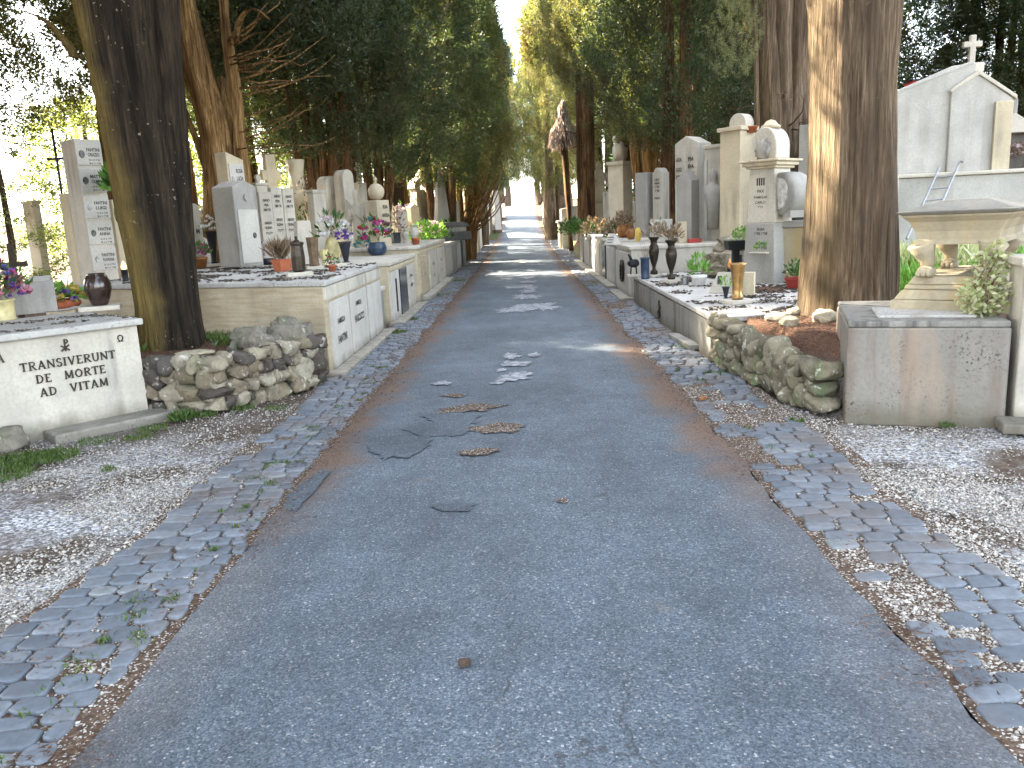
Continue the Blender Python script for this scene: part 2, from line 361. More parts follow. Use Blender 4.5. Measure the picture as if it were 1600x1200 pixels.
    def build(s, name, mat, parent=None, bevel=0.0, smooth=False, **kw):
        me = bpy.data.meshes.new(name); me.from_pydata(s.v, [], s.f); me.update()
        me.materials.append(MAT[mat])
        if smooth: me.polygons.foreach_set('use_smooth', [True]*len(me.polygons))
        o = bpy.data.objects.new(name, me); COL.objects.link(o)
        if parent: o.parent = parent
        if bevel:
            m = o.modifiers.new('bevel', 'BEVEL'); m.width = bevel; m.segments = 2; m.limit_method = 'ANGLE'; m.angle_limit = rad(35)
        return reg(o, **kw)
def np_obj(name, verts, quads, mat, parent=None, smooth=False, **kw):
    me = bpy.data.meshes.new(name); nv, nf = len(verts), len(quads); k = quads.shape[1]
    me.vertices.add(nv); me.vertices.foreach_set('co', np.ascontiguousarray(verts, dtype=np.float32).ravel())
    me.loops.add(nf*k); me.loops.foreach_set('vertex_index', np.ascontiguousarray(quads, dtype=np.int32).ravel())
    me.polygons.add(nf); me.polygons.foreach_set('loop_start', np.arange(0, nf*k, k, dtype=np.int32))
    me.polygons.foreach_set('loop_total', np.full(nf, k, dtype=np.int32))
    if smooth: me.polygons.foreach_set('use_smooth', np.ones(nf, dtype=bool))
    me.update(calc_edges=True); me.materials.append(MAT[mat])
    o = bpy.data.objects.new(name, me); COL.objects.link(o)
    if parent: o.parent = parent
    return reg(o, **kw)
def nrm(a): return a/np.maximum(np.linalg.norm(a, axis=-1, keepdims=True), 1e-9)
def kites(P, dirs, L, W, rng):                      # many leaf-shaped faces
    n = len(P); side = nrm(np.cross(dirs, rng.normal(size=(n, 3)))); L = L[:, None]; W = W[:, None]
    nn = np.cross(side, dirs)
    v = np.stack([P, P+dirs*L*.5+side*W*.5+nn*L*.08, P+dirs*L, P+dirs*L*.5-side*W*.5+nn*L*.08], 1).reshape(-1, 3)
    return v, np.arange(n*4).reshape(n, 4)
# ------------------------------------------------------------------ terrain
def gz(y): return 0.0 if y < 24 else (.00083*(y-24)**2 if y < 80 else 2.603)
BL = [(-30, -6), (-9, 1.2), (-4.02, 6.15), (-3.36, 6.92), (-2.12, 7.95), (-2.06, 100), (-2.06, 2000)]
BR = [(30, 1.0), (9, 3.7), (3.3, 5.42), (2.28, 5.72), (1.95, 8.2), (1.93, 100), (1.93, 2000)]
def sdist(p, line, sign):
    best = 1e9; sg = 1
    for (x0, y0), (x1, y1) in zip(line, line[1:]):
        dx, dy = x1-x0, y1-y0; t = max(0, min(1, ((p[0]-x0)*dx+(p[1]-y0)*dy)/(dx*dx+dy*dy)))
        qx, qy = p[0]-x0-t*dx, p[1]-y0-t*dy; d = math.hypot(qx, qy)
        if d < best-1e-9: best = d; sg = 1 if (dx*qy-dy*qx)*sign > 0 else -1
    return best*sg
def bankz(x, y):
    d = max(sdist((x, y), BL, 1), sdist((x, y), BR, -1))
    s = max(0, min(1, (d-.06)/.22)); return s*s*(3-2*s)
def ground_z(x, y):
    b = bankz(x, y); near = max(0, 1-math.hypot(x, y)/60)
    return gz(y)+b*.45+(.05*mnoise.noise(Vector((x*.8, y*.8, 0)))*b+.012*mnoise.noise(Vector((x*3, y*3, 4))))*near-.02*(1-b)
def span(a, b, s): return list(np.arange(a, b-1e-6, s))
xs = [-600, -200, -90, -50, -32, -22, -16, -12, -10, -8.5, -7.2, -6.2, -5.6]+span(-5, 5, .125)+[5, 5.6, 6.2, 7.2, 8.5, 10, 12, 16, 22, 32, 50, 90, 200, 600]
ys = [-300, -60, -25, -10, -5, -2, -1]+span(0, 14, .14)+span(14, 34, .5)+span(34, 84, 2)+[84, 90, 100, 130, 200, 400, 1500]
gv = [(x, y, ground_z(x, y)) for y in ys for x in xs]; nx = len(xs)
gf = [(j*nx+i, j*nx+i+1, (j+1)*nx+i+1, (j+1)*nx+i) for j in range(len(ys)-1) for i in range(nx-1)]
mb = MB(); mb.v = gv; mb.f = gf; mb.build('ground', 'earth', smooth=True, kind='structure')
# road sheet with ragged edges
def redge(y, s): return (-1.42 if s < 0 else 1.29)+.05*mnoise.noise(Vector((y*1.1, s*9, 0)))+.03*mnoise.noise(Vector((y*4.3, s*5, 2)))
mb = MB(); yy = span(-8, 30, .12)+span(30, 82, 1)+[84, 95, 130]; K = 11
for y in yy:
    a, b = redge(y, -1), redge(y, 1)
    for k in range(K):                               # the outer columns fold down as the broken edge of the asphalt
        t = min(1, max(0, (k-1)/(K-3))); e = k in (0, K-1)
        mb.v.append((a+(b-a)*t+(.03*(1 if k else -1) if e else 0), y, gz(y)+(-.03 if e else .012+.02*(1-(2*t-1)**2)+.004*mnoise.noise(Vector((t*4, y*1.3, 0))))))
mb.f = [(j*K+i, j*K+i+1, (j+1)*K+i+1, (j+1)*K+i) for j in range(len(yy)-1) for i in range(K-1)]
mb.build('road', 'asphalt', smooth=True, kind='structure')
def road_h(x, y):
    a, b = redge(y, -1), redge(y, 1); t = (x-a)/(b-a); return gz(y)+.012+.02*(1-(2*t-1)**2)+.004
def ragged(mb, pts, seed, up=.004, n=150, amp=.16):   # ragged thin sheet over the road from outline pixels
    P = [G(*p) for p in pts]; c = sum(P, Vector())/len(P); out = []
    m = len(P)
    for i in range(n):
        t = i/n*m; a = P[int(t) % m]; b = P[(int(t)+1) % m]; q = a.lerp(b, t-int(t))
        d = q-c; q = c+d*(1+amp*1.6*mnoise.noise(Vector((q.x*6, q.y*3, seed)))+amp*1.3*mnoise.noise(Vector((q.x*17, q.y*10, seed)))+amp*.9*mnoise.noise(Vector((q.x*48, q.y*30, seed))))
        out.append((q.x, q.y, road_h(q.x, q.y)+up))
    cz = road_h(c.x, c.y)+up
    mb.add([(c.x, c.y, cz)]+out, [(0, i+1, (i+1) % n+1) for i in range(n)])
# darker re-laid asphalt, worn hollows and rubbed-off paint
pm = MB()
for k, p in enumerate([[(578, 712), (585, 690), (640, 684), (680, 694), (640, 722), (600, 724)], [(660, 655), (700, 648), (760, 655), (740, 668), (690, 672)],
                       [(632, 676), (690, 662), (735, 672), (725, 688), (660, 692)], [(678, 800), (715, 792), (745, 796), (735, 808), (690, 810)], [(440, 800), (455, 770), (500, 742), (512, 746), (490, 775), (465, 800)]]): ragged(pm, p, k, .0025)
pm.build('asphalt_patch', 'asphalt_dark', kind='structure')
pm = MB()
for k, p in enumerate([[(735, 676), (780, 668), (825, 673), (800, 684), (745, 684)], [(690, 645), (740, 637), (785, 640), (760, 648), (700, 652)], [(715, 714), (750, 708), (780, 712), (755, 720), (720, 720)],
                       [(865, 794), (880, 788), (895, 792), (885, 797)], [(690, 624), (710, 620), (730, 623), (715, 627)]]): ragged(pm, p, 9+k, .005, amp=.3)
pm.build('dirt_hollow', 'grit', kind='structure')
pm = MB()
def mk(cx, cy, w, h, s): ragged(pm, [(cx-w/2, cy), (cx-w*.2, cy-h/2), (cx+w*.3, cy-h/2), (cx+w/2, cy), (cx+w*.2, cy+h/2), (cx-w*.3, cy+h/2)], s, .006, amp=.45)
for s, (cx, cy, w, h) in enumerate([(795, 597, 46, 9), (818, 590, 40, 6), (803, 574, 50, 7), (800, 562, 28, 9), (835, 560, 22, 7), (693, 604, 34, 6), (805, 488, 62, 7), (850, 482, 56, 11), (815, 482, 36, 5),
                                    (823, 467, 48, 6), (826, 458, 30, 5), (823, 451, 38, 5), (828, 443, 28, 4), (826, 436, 26, 3.5), (828, 430, 26, 3), (826, 424, 24, 3), (800, 452, 24, 3), (795, 438, 18, 3), (840, 415, 34, 2.5), (812, 412, 24, 2), (766, 425, 14, 2), (781, 425, 10, 2), (775, 605, 18, 4), (783, 584, 14, 4)]): mk(cx, cy, w, h, s*1.7)
pm.build('road_marking', 'road_paint', kind='structure')
# ------------------------------------------------------------------ cobbled gutters
def gutter(name, xa, xb, y0, y1, seed, skew):
    r = random.Random(seed); mb = MB(); y = y0
    bed = MB(); by = span(y0, y1, .5)
    for q in by:
        for x in (xa(q)-.05, xb(q)+.12): bed.v.append((x, q, gz(q)+.004))
    kb = len(by); bed.f = [(2*i, 2*i+1, 2*i+3, 2*i+2) for i in range(kb-1)]; bed.build('gutter_bed', 'grit', kind='structure')
    while y < y1:
        row = r.uniform(.092, .125); a, b = xa(y), xb(y); x = a+r.uniform(-.03, .03)
        while x < b-.03:
            wd = r.uniform(.11, .175)
            if x+wd > b+.03: wd = max(.07, b+.01-x)
            miss = mnoise.noise(Vector((x*1.7, y*1.1, seed)))
            if not (miss > .36 and r.random() < .8) and r.random() > .02:
                cx, cy = x+wd/2, y+row/2+(x-a)*skew+.018*math.sin(x*9+y); h = .013+r.uniform(0, .008)-max(0, miss)*.016
                n = 8; w2, d2 = wd/2-.005, row/2-.005; rot = r.uniform(-.12, .12); base = gz(y)+.005
                tx, ty = r.uniform(-.05, .05), r.uniform(-.05, .05); rings = []
                for kk, zz in ((1.0, -.01), (1.0, h*.78), (.93, h*.97), (.66, h*1.03)):
                    for i in range(n):
                        an = 2*math.pi*(i+.5)/n; ex = .42
                        px = math.copysign(abs(math.cos(an))**ex, math.cos(an))*w2*kk; py = math.copysign(abs(math.sin(an))**ex, math.sin(an))*d2*kk
                        j = 1+.10*mnoise.noise(Vector((cx*40+i*3, cy*40, kk*.2))); px *= j; py *= j
                        rings.append((cx+px*math.cos(rot)-py*math.sin(rot), cy+px*math.sin(rot)+py*math.cos(rot), base+zz+px*tx+py*ty))
                fs = [(k*n+i, k*n+(i+1) % n, (k+1)*n+(i+1) % n, (k+1)*n+i) for k in range(3) for i in range(n)]+[tuple(range(3*n, 4*n))]
                mb.add(rings, fs)
            x += wd
        y += row
    mb.build(name, 'basalt', smooth=True, kind='structure')
def redL(y): return redge(y, -1)-.05-(.07*math.exp(-((y-2.3)/.5)**2))
def redR(y): return redge(y, 1)+.05
gutter('cobbled_gutter', lambda y: -2.26+.045*min(y, 5)+.03*math.sin(y*2.1)+(.0 if y > 2 else -.1), redL, 1.25, 45, 3, .16)
gutter('cobbled_gutter', redR, lambda y: 1.9-.10*max(0, 3.2-y)-.22*max(0, 2.6-y)+.04*math.sin(y*2.7), 1.35, 45, 5, -.22)
# ------------------------------------------------------------------ gravel, needles, grass (uncountable stuff)
rng = np.random.default_rng(5)
OCT = np.array([(1, 0, 0), (0, 1, 0), (-1, 0, 0), (0, -1, 0), (0, 0, 1), (0, 0, -1)], float)
OF = np.array([(0, 1, 4), (1, 2, 4), (2, 3, 4), (3, 0, 4), (1, 0, 5), (2, 1, 5), (3, 2, 5), (0, 3, 5)])
def pebbles(name, region, n, dens, size, seed):
    r = np.random.default_rng(seed); pts = []
    x0, x1, y0, y1 = region
    while len(pts) < n:
        x, y = r.uniform(x0, x1), r.uniform(y0, y1)
        if r.random() < dens(x, y): pts.append((x, y, ground_z(x, y)+.004 if abs(x) > 2.1 else gz(y)+.006))
    P = np.array(pts); s = size*np.exp(r.normal(0, .33, n))
    V = OCT[None]*r.uniform(.6, 1.2, (n, 6, 1))*np.array([1, 1, .6])+r.normal(0, .12, (n, 6, 3))
    a = r.uniform(0, 6.28, n); c, si = np.cos(a), np.sin(a)
    X = V[..., 0]*c[:, None]-V[..., 1]*si[:, None]; Y = V[..., 0]*si[:, None]+V[..., 1]*c[:, None]
    V = np.stack([X, Y, V[..., 2]], -1)*s[:, None, None]+P[:, None]
    Fq = (OF[None]+np.arange(n)[:, None, None]*6).reshape(-1, 3)
    np_obj(name, V.reshape(-1, 3), Fq, 'pebble', kind='stuff')
def nz(x, y, s, o): return mnoise.noise(Vector((x*s, y*s, o)))
def dL(x, y):
    if bankz(x, y) > .1 or x > -1.5: return 0
    k = .75 if x < -2.05 else .35+.3*(nz(x, y, 2.5, 1) > .15)
    k *= max(0, min(1, .62+1.5*nz(x, y, 1.1, 3)+.5*nz(x, y, 4, 8)))
    if y > 5.3: k *= .3
    return k*(.25 if y > 7 else 1)
def dR(x, y):
    if bankz(x, y) > .1 or x < 1.36: return 0
    e = 1.9-.10*max(0, 3.2-y)-.22*max(0, 2.6-y)
    k = .75 if x > e else .32+.35*(nz(x, y, 2.5, 6) > .2)
    k *= max(0, min(1, .5+1.5*nz(x, y, 1.0, 13)+.5*nz(x, y, 4, 18)))
    if y > 4.6: k *= .22
    return k
def dRoad(x, y):
    k = .05+.35*math.exp(-(((x+.55)/.55)**2+((y-6.2)/.9)**2))*(nz(x, y, 3, 50) > .0)
    e = min(abs(x+1.42), abs(x-1.29)); return k+.5*max(0, 1-e/.16)
pebbles('road_grit', (-1.4, 1.28, 1.6, 9), 2600, dRoad, .0055, 13)
pebbles('gravel', (-4.6, -1.45, 1.3, 8), 54000, dL, .0068, 11)
pebbles('gravel', (1.3, 4.0, 1.5, 7), 48000, dR, .0068, 12)
def strew(name, n, mat, sampler, L, W, tilt, seed, **kw):
    r = np.random.default_rng(seed); P = []
    while len(P) < n:
        q = sampler(r)
        if q is not None: P.append(q)
    P = np.array(P); a = r.uniform(0, 6.28, n); d = nrm(np.stack([np.cos(a), np.sin(a), r.uniform(*tilt, n)], 1))
    v, f = kites(P, d, r.uniform(L[0], L[1], n), r.uniform(W[0], W[1], n), r); return np_obj(name, v, f, mat, **kw)
def s_needle(r):
    u = r.random(); side = -1 if r.random() < .55 else 1
    y = 1.6+34*r.random()**1.6
    if u < .6:
        x = redge(y, side)+r.normal(0, .10)+side*.05
        if nz(x, y, 1.3, 20) < (.02 if y < 5 else -.25): return None
    else:
        x = side*r.uniform(1.4, 2.1)
        if nz(x, y, 1.6, 22) < (.25 if y < 5 else .05): return None
    return (x, y, (road_h(x, y) if -1.42 < x < 1.29 else gz(y)+.018)+.006)
strew('needle_litter', 16000, 'needles', s_needle, (.015, .04), (.003, .007), (-.05, .25), 21, kind='stuff')
def s_bank(r):
    if r.random() < .75: x, y = r.uniform(1.95, 3.6), r.uniform(5.7, 9.5)
    else: x, y = r.uniform(-3.4, -2.1), r.uniform(6.8, 8.6)
    if bankz(x, y) < .6: return None
    return (x, y, ground_z(x, y)+.01)
strew('needle_litter', 12000, 'needles', s_bank, (.02, .045), (.003, .008), (-.05, .35), 22, kind='stuff')
# grass tufts
def grass(name, spots, seed, mat='grass_blades', **kw):
    r = np.random.default_rng(seed); P = []; Dv = []; Ls = []
    for x, y, z, rr, n, h in spots:
        a = r.uniform(0, 6.28, n); q = rr*np.sqrt(r.random(n)); p = np.stack([x+q*np.cos(a), y+q*np.sin(a), np.full(n, z)], 1)
        d = nrm(np.stack([r.normal(0, .5, n), r.normal(0, .5, n), np.full(n, 1.)], 1)); P.append(p); Dv.append(d); Ls.append(h*r.uniform(.4, 1.1, n))
    P, Dv, Ls = map(np.concatenate, (P, Dv, Ls)); v, f = kites(P, Dv, Ls, Ls*.12+.003, r); return np_obj(name, v, f, mat, **kw)
sp = []
for px, py, n, h, rr in [(30, 722, 900, .05, .22), (80, 715, 700, .05, .2), (5, 745, 500, .05, .2), (150, 690, 200, .04, .15), (215, 685, 150, .04, .12), (285, 655, 450, .09, .10), (320, 650, 200, .05, .1), (240, 672, 150, .05, .12),
                        (170, 735, 60, .04, .05), (620, 522, 300, .07, .15), (600, 532, 150, .05, .1), (640, 500, 150, .06, .14), (690, 462, 180, .06, .2), (715, 440, 200, .07, .3), (735, 415, 200, .08, .4), (380, 640, 120, .05, .1), (430, 640, 80, .05, .1),
                        (1125, 585, 100, .05, .1), (1065, 545, 70, .05, .1), (1480, 668, 60, .05, .05), (930, 445, 200, .06, .3), (900, 410, 200, .07, .4), (1245, 660, 60, .05, .06)]:
    p = G(px, py); sp.append((p.x, p.y, max(0, ground_z(p.x, p.y)), rr, n, h))
for k in range(60):
    y = rnd.uniform(1.6, 9); x = rnd.uniform(-1.75, -1.5) if rnd.random() < .75 else rnd.uniform(1.4, 1.8); sp.append((x, y, .01, rnd.uniform(.02, .07), rnd.randint(8, 40), .035))
grass('grass_tufts', sp, 31, kind='stuff')
sp = [(x, y, ground_z(x, y), .3, 260, .09) for x, y in [(-2.5, 7.6), (-2.8, 7.9), (-2.35, 7.9), (-2.9, 7.4), (-3.9, 7.6), (-3.0, 8.2), (-3.5, 8.4)]]
grass('bank_grass', sp, 32, kind='stuff')
# ------------------------------------------------------------------ trees
def crown_data(h, r, seed, nclump, nleaf, prof, L=(.055, .115), clump=(.4, .85), upness=1.0, hollow=.35, fine_top=6.0, wr=.25):
    g = np.random.default_rng(seed); t = g.random(nclump)**.9
    R = np.interp(t, [p[0] for p in prof], [p[1] for p in prof])*r
    a = g.uniform(0, 2*np.pi, nclump); ph = g.uniform(0, 6, 3)
    lob = 1+.22*np.sin(3*a+ph[0]+t*5)+.14*np.sin(5*a+ph[1]-t*9)+.12*np.sin(t*23+ph[2]+a)
    q = R*lob*(hollow+(1-hollow)*np.sqrt(g.random(nclump)))
    C = np.stack([q*np.cos(a), q*np.sin(a), t*h], 1)
    out = np.stack([np.cos(a), np.sin(a), np.zeros(nclump)], 1)
    ax = nrm(out*g.uniform(.2, .75, (nclump, 1))+np.array([0, 0, 1.])*upness+g.normal(0, .25, (nclump, 3)))
    CL = g.uniform(*clump, nclump)
    C = np.repeat(C, nleaf, 0); A = np.repeat(ax, nleaf, 0); CLr = np.repeat(CL, nleaf)[:, None]; n = len(C)
    s = g.random((n, 1)); off = nrm(g.normal(size=(n, 3))); off -= A*np.sum(off*A, 1, keepdims=True)
    wd = CLr*.30*(1-.75*s)*np.sqrt(g.random((n, 1)))*1.25
    P = C+A*(s-.35)*CLr+off*wd
    d = nrm(A*.75+off*.75+g.normal(0, .38, (n, 3)))
    ln = g.uniform(*L, n)*np.where(P[:, 2] > fine_top, 1.5, 1.0)
    return kites(P, d, ln, ln*wr, g)
PROF = [(0, .45), (.06, .8), (.2, 1.0), (.45, .92), (.7, .66), (.88, .34), (1, .05)]
PROFR = [(0, .35), (.15, .85), (.4, 1.), (.7, .9), (.9, .55), (1, .15)]
CRD = {}
def crown(kind):
    if kind not in CRD:
        if kind == 'a': CRD[kind] = crown_data(11.5, 2.0, 1, 1600, 105, PROF)
        if kind == 'b': CRD[kind] = crown_data(12.5, 2.1, 2, 1700, 105, PROF)
        if kind == 'c': CRD[kind] = crown_data(10.5, 1.8, 3, 1400, 105, PROF, clump=(.5, 1.0))
        if kind == 'sparse': CRD[kind] = crown_data(10.5, 1.9, 4, 430, 105, PROF, clump=(.5, .95))
        if kind == 'broad': CRD[kind] = crown_data(6.5, 2.6, 5, 700, 50, PROFR, L=(.07, .14), clump=(.5, .9), upness=.3, hollow=.5, wr=.5)
        if kind == 'airy': CRD[kind] = crown_data(6.0, 2.2, 6, 420, 50, PROFR, L=(.05, .10), clump=(.5, .9), upness=.1, hollow=.2, wr=.55)
        if kind == 'fine': CRD[kind] = crown_data(7.5, 2.0, 9, 1350, 95, PROF, L=(.045, .085), fine_top=5, wr=.34)
        if kind == 'far': CRD[kind] = crown_data(13, 2.6, 7, 560, 46, PROF, L=(.16, .30), clump=(.7, 1.4), fine_top=99)
    return CRD[kind]
CRM = {}
def put_crown(kind, mat, root, loc, scale, rz=0.0):
    key = (kind, mat)
    if key not in CRM:
        v, f = crown(kind); o = np_obj('crown', v, f, mat, root); CRM[key] = o.data
    else:
        o = bpy.data.objects.new('crown', CRM[key]); COL.objects.link(o); o.parent = root
    o.location = loc; o.scale = scale; o.rotation_euler = (0, 0, rz); return o
def stem(mb, pts, radii, n=30, seg=40, seed=0.0, flute=.12, nf=5, rough=.05, hf=.5, ridge=.035):
    pts = [Vector(p) for p in pts]; m = len(pts)-1; out = []; fs = []
    for k in range(seg+1):
        t = k/seg*m; i = min(int(t), m-1); u = t-i
        def cm(q0, q1, q2, q3): return .5*((2*q1)+(-q0+q2)*u+(2*q0-5*q1+4*q2-q3)*u*u+(-q0+3*q1-3*q2+q3)*u**3)
        p = cm(pts[max(i-1, 0)], pts[i], pts[i+1], pts[min(i+2, m)]); r = radii[i]*(1-u)+radii[i+1]*u
        for j in range(n):
            a = 2*math.pi*j/n; z = p.z
            fl = 1+flute*(math.cos(nf*a+seed+z*.35)*.6+math.cos((nf*2+1)*a+seed*2-z*.5)*.4)
            q = fl+rough*mnoise.noise(Vector((math.cos(a)*2.2+seed*7, math.sin(a)*2.2, z*hf*2)))*2+rough*.8*mnoise.noise(Vector((math.cos(a)*9+seed*3, math.sin(a)*9, z*1.2)))+(ridge*mnoise.noise(Vector((math.cos(a)*17+seed*3, math.sin(a)*17, z*.8)))*1.6 if n > 40 else 0)
            out.append((p.x+math.cos(a)*r*q, p.y+math.sin(a)*r*q, z))
    for k in range(seg):
        for j in range(n): jj = (j+1) % n; fs.append((k*n+j, k*n+jj, (k+1)*n+jj, (k+1)*n+j))
    fs.append(tuple(range(seg*n, seg*n+n))); mb.add(out, fs)
def twigs(mb, n, base, seed, r0, zr, out=(.5, 1.3), up=(.5, 1.4), azr=(0, 6.28), thick=.02):
    g = random.Random(seed)
    for _ in range(n):
        a = g.uniform(*azr); z = g.uniform(*zr); c, s = math.cos(a), math.sin(a); p = Vector((base[0]+c*r0*.8, base[1]+s*r0*.8, z))
        o, h = g.uniform(*out), g.uniform(*up); pts = [p]; th = thick*g.uniform(.6, 1.3)
        for k in range(1, 5):
            q = k/4; pts.append(p+Vector((c*o*q**.7, s*o*q**.7, h*q**1.3))+Vector((g.gauss(0, .04), g.gauss(0, .04), g.gauss(0, .04))))
        mb.tube(pts, [th, th*.9, th*.7, th*.5, th*.2], 6)
TREES = []
def tree(name, label, x, y, z, stems, bk, crowns, twig=None, group=None, cat='tree', n=26, seg=40, flute=.12):
    t = thing(name, label, cat, (x, y, z), 0, group); mb = MB()
    for i, (pts, radii) in enumerate(stems):
        if len(pts) > 3 and .02 < pts[0][2] < 1.2:
            p, q = pts[0], pts[1]; pts = [(p[0]*.8, p[1]*.8, -.1)]+list(pts); radii = [radii[0]*1.06]+list(radii)
        stem(mb, pts, radii, n, seg, i*1.7+x, flute)
    mb.build('trunk', bk, t, smooth=True)
    if twig:
        tb = MB()
        for k in twig: twigs(tb, *k)
        tb.build('branches', bk, t, smooth=True)
    for kind, mat, loc, s, rz in crowns: put_crown(kind, mat, t, loc, s, rz)
    TREES.append(t); return t
def gb(x, y): return ground_z(x, y)-.06
# foreground left: thick leaning mossy trunk
B = G(270, 543, .45); Yb = B.y+.15
def rel(px, py, Y, b): q = D(px, py, Y); return (q.x-b.x, q.y-b.y, q.z-b.z)
b = Vector((B.x, Yb, gb(B.x, Yb)))
tree('cypress_tree', 'thick mossy dark trunk leaning left, standing behind the rubble wall beside the inscribed tomb', b.x, b.y, b.z,
     [([rel(270, 560, Yb, b), rel(262, 480, Yb, b), rel(236, 300, Yb, b), rel(205, 120, Yb, b), rel(186, 0, Yb, b), rel(160, -190, Yb, b), rel(150, -500, Yb, b), rel(160, -1100, Yb, b)], [.36, .285, .315, .37, .40, .42, .36, .22]),
      ([rel(295, 555, Yb+.05, b), rel(280, 430, Yb+.05, b), rel(265, 200, Yb, b), rel(250, 0, Yb, b), rel(250, -300, Yb, b)], [.17, .15, .15, .16, .15])
      , ([rel(118, 90, Yb, b), rel(105, 68, Yb-.05, b), rel(75, 35, Yb-.1, b), rel(45, 20, Yb-.1, b), rel(28, 17, Yb-.1, b)], [.045, .04, .03, .022, .012])],
     'bark_mossy', [('b', 'cypress_dark', (-.9, .4, 4.6), (1.25, 1.25, .9), .4)], n=120, seg=90, flute=.09)
# second left: red trunk with several stems
b = Vector((D(352, 340, 14.5).x, 14.5, gb(-5.2, 14.5)))
r_ = lambda px, py, Y=14.5: rel(px, py, Y, b)
tree('cypress_tree', 'red brown trunk forking into several peeling stems behind the tallest grey stele', b.x, b.y, b.z,
     [([r_(352, 400), r_(350, 300), r_(338, 210), r_(308, 100), r_(285, 0), r_(265, -120), r_(255, -500)], [.42, .30, .25, .22, .19, .17, .10]),
      ([r_(372, 390), r_(374, 260), r_(370, 150), r_(352, 40), r_(338, -60)], [.2, .13, .085, .07, .065]),
      ([r_(388, 390), r_(384, 280), r_(362, 130), r_(350, 20), r_(352, -100), r_(350, -400)], [.14, .09, .08, .075, .07, .05]),
      ([r_(366, 390, 14.8), r_(356, 250, 14.9), r_(352, 170, 15.0), r_(345, 120, 15.0)], [.3, .2, .12, .05]),
      ([r_(322, 260), r_(300, 200), r_(272, 130)], [.07, .045, .03]), ([r_(365, 70, 14.4), r_(375, 30, 14.3), r_(395, 14, 14.2), r_(420, 30, 14.2)], [.05, .05, .045, .02]),
      ([r_(368, 70, 14.4), r_(400, 52, 14.2), r_(440, 50, 14.2)], [.04, .03, .015])],
     'bark_gold_lit', [('a', 'cypress_dark', (.5, 2.5, 3.9), (1.4, 1.1, .95), 1.2), ('c', 'cypress_dark', (-.1, 2.4, 4.3), (1.4, 1.1, .95), 4)],  # second crown added to thicken the shade on the lane
     twig=[(26, (.2, 0), 5, .3, (2.2, 4.4), (.7, 1.8), (-.2, .7), (-.7, 1.0), .016), (12, (-.2, 0), 6, .3, (2.2, 4), (.7, 1.6), (0, .8), (1.5, 4.5), .014)], n=30, seg=46, flute=.15)
def fan(px, d, wtop, zc, nst, seed, wbase=.35, lean=0.0):
    g = random.Random(seed); st = []
    for i in range(nst):
        u = (i/(nst-1)-.5) if nst > 1 else 0
        p0 = (u*wbase*1.1, g.uniform(-.1, .1), 0); p1 = (u*wbase*1.6+lean*.3, g.uniform(-.15, .15), zc*.5); p2 = (u*wtop+lean, g.uniform(-.25, .25), zc); p3 = (u*wtop*1.15+lean, g.uniform(-.3, .3), zc+4)
        k = wbase*(.60 if nst > 2 else .9)/max(1, nst**.45); st.append(([p0, p1, p2, p3], [k*1.25, k, k*.8, k*.45]))
    return st
def px_x(px, Y, py=330): return D(px, py, Y).x
def mtree(label, px, Y, wtop, zc, nst, seed, bk, crowns, wbase=.35, lean=0.0, twig=None, z=None, name='cypress_tree', group=None, flute=.15):
    x = px_x(px, Y); t = tree(name, label, x, Y, gb(x, Y) if z is None else z, fan(px, Y, wtop, zc, nst, seed, wbase, lean), bk, crowns, twig, group, n=20, seg=26, flute=flute); return t
mtree('vase shaped red brown trunk behind the round arched gravestone, third trunk in the left row', 512, 19.5, 1.15, 2.7, 5, 1, 'bark_red', [('b', 'cypress_dark', (.1, .2, 2.7), (1.25, 1.2, .95), 2.0)], .46, -.05, [(10, (0, 0), 3, .3, (1.6, 3.0), (.6, 1.5), (.2, 1.0), (0, 6.28), .018)])
mtree('dark broad trunk rising behind the gravestone topped by a stone ball', 578, 21.5, 1.2, 2.6, 5, 2, 'bark_red', [('a', 'cypress_dark', (.1, -.1, 2.35), (1.35, 1.3, 1.0), .3)], .5, 0, [(8, (0, 0), 4, .3, (1.5, 2.6), (.6, 1.4), (.2, 1.0), (0, 6.28), .016)])
mtree('sunlit golden trunk in the gap left of the arched white aedicule', 634, 34, .5, 4.0, 3, 3, 'bark_gold_lit', [('c', 'cypress_dark', (0, .2, 3.0), (1.0, 1.0, 1.0), 1.0)], .45)
mtree('dark slender multi stemmed trunk right behind the grey tapered stone', 692, 27.5, .8, 3.0, 4, 4, 'bark_red', [('b', 'cypress_dark', (-.2, 0, 2.3), (1.15, 1.15, 1.0), 4.0)], .42)
mtree('golden brown trunk with fanning bare branches at the inner end of the left row', 722, 31, .9, 2.4, 4, 5, 'bark_gold_lit', [('c', 'cypress_olive', (.1, .1, 2.5), (1.0, 1.0, 1.0), 0), ('a', 'cypress_dark', (-.3, .6, 4.0), (.85, .9, .9), 2)], .48, .1,
      [(34, (.1, -.1), 8, .2, (.9, 2.4), (.7, 1.7), (.8, 2.6), (-1.3, .7), .028), (10, (0, 0), 9, .2, (1.2, 2.2), (.6, 1.3), (.8, 2), (0, 6.28), .022)])
for px, Y, k, sc_, lb in [(742, 40, 'c', 1.0, 'narrow cypress behind the golden fanning trunk on the left of the lane'), (768, 52, 'a', 1.0, 'cypress with a bare pale trunk above the far left tomb ends'), (778, 66, 'b', 1.0, 'distant cypress closing the left side of the lane near its bright end'),
                      (790, 84, 'far', 1.0, 'farthest bluish cypress left of the bright clearing')]:
    mtree(lb, px, Y, .5, 3, 2, int(px), 'bark_brown', [(k, 'cypress_dark' if Y < 60 else 'far_green_haze', (0, 0, 2.6), (sc_, sc_, 1.05), Y)], .42)
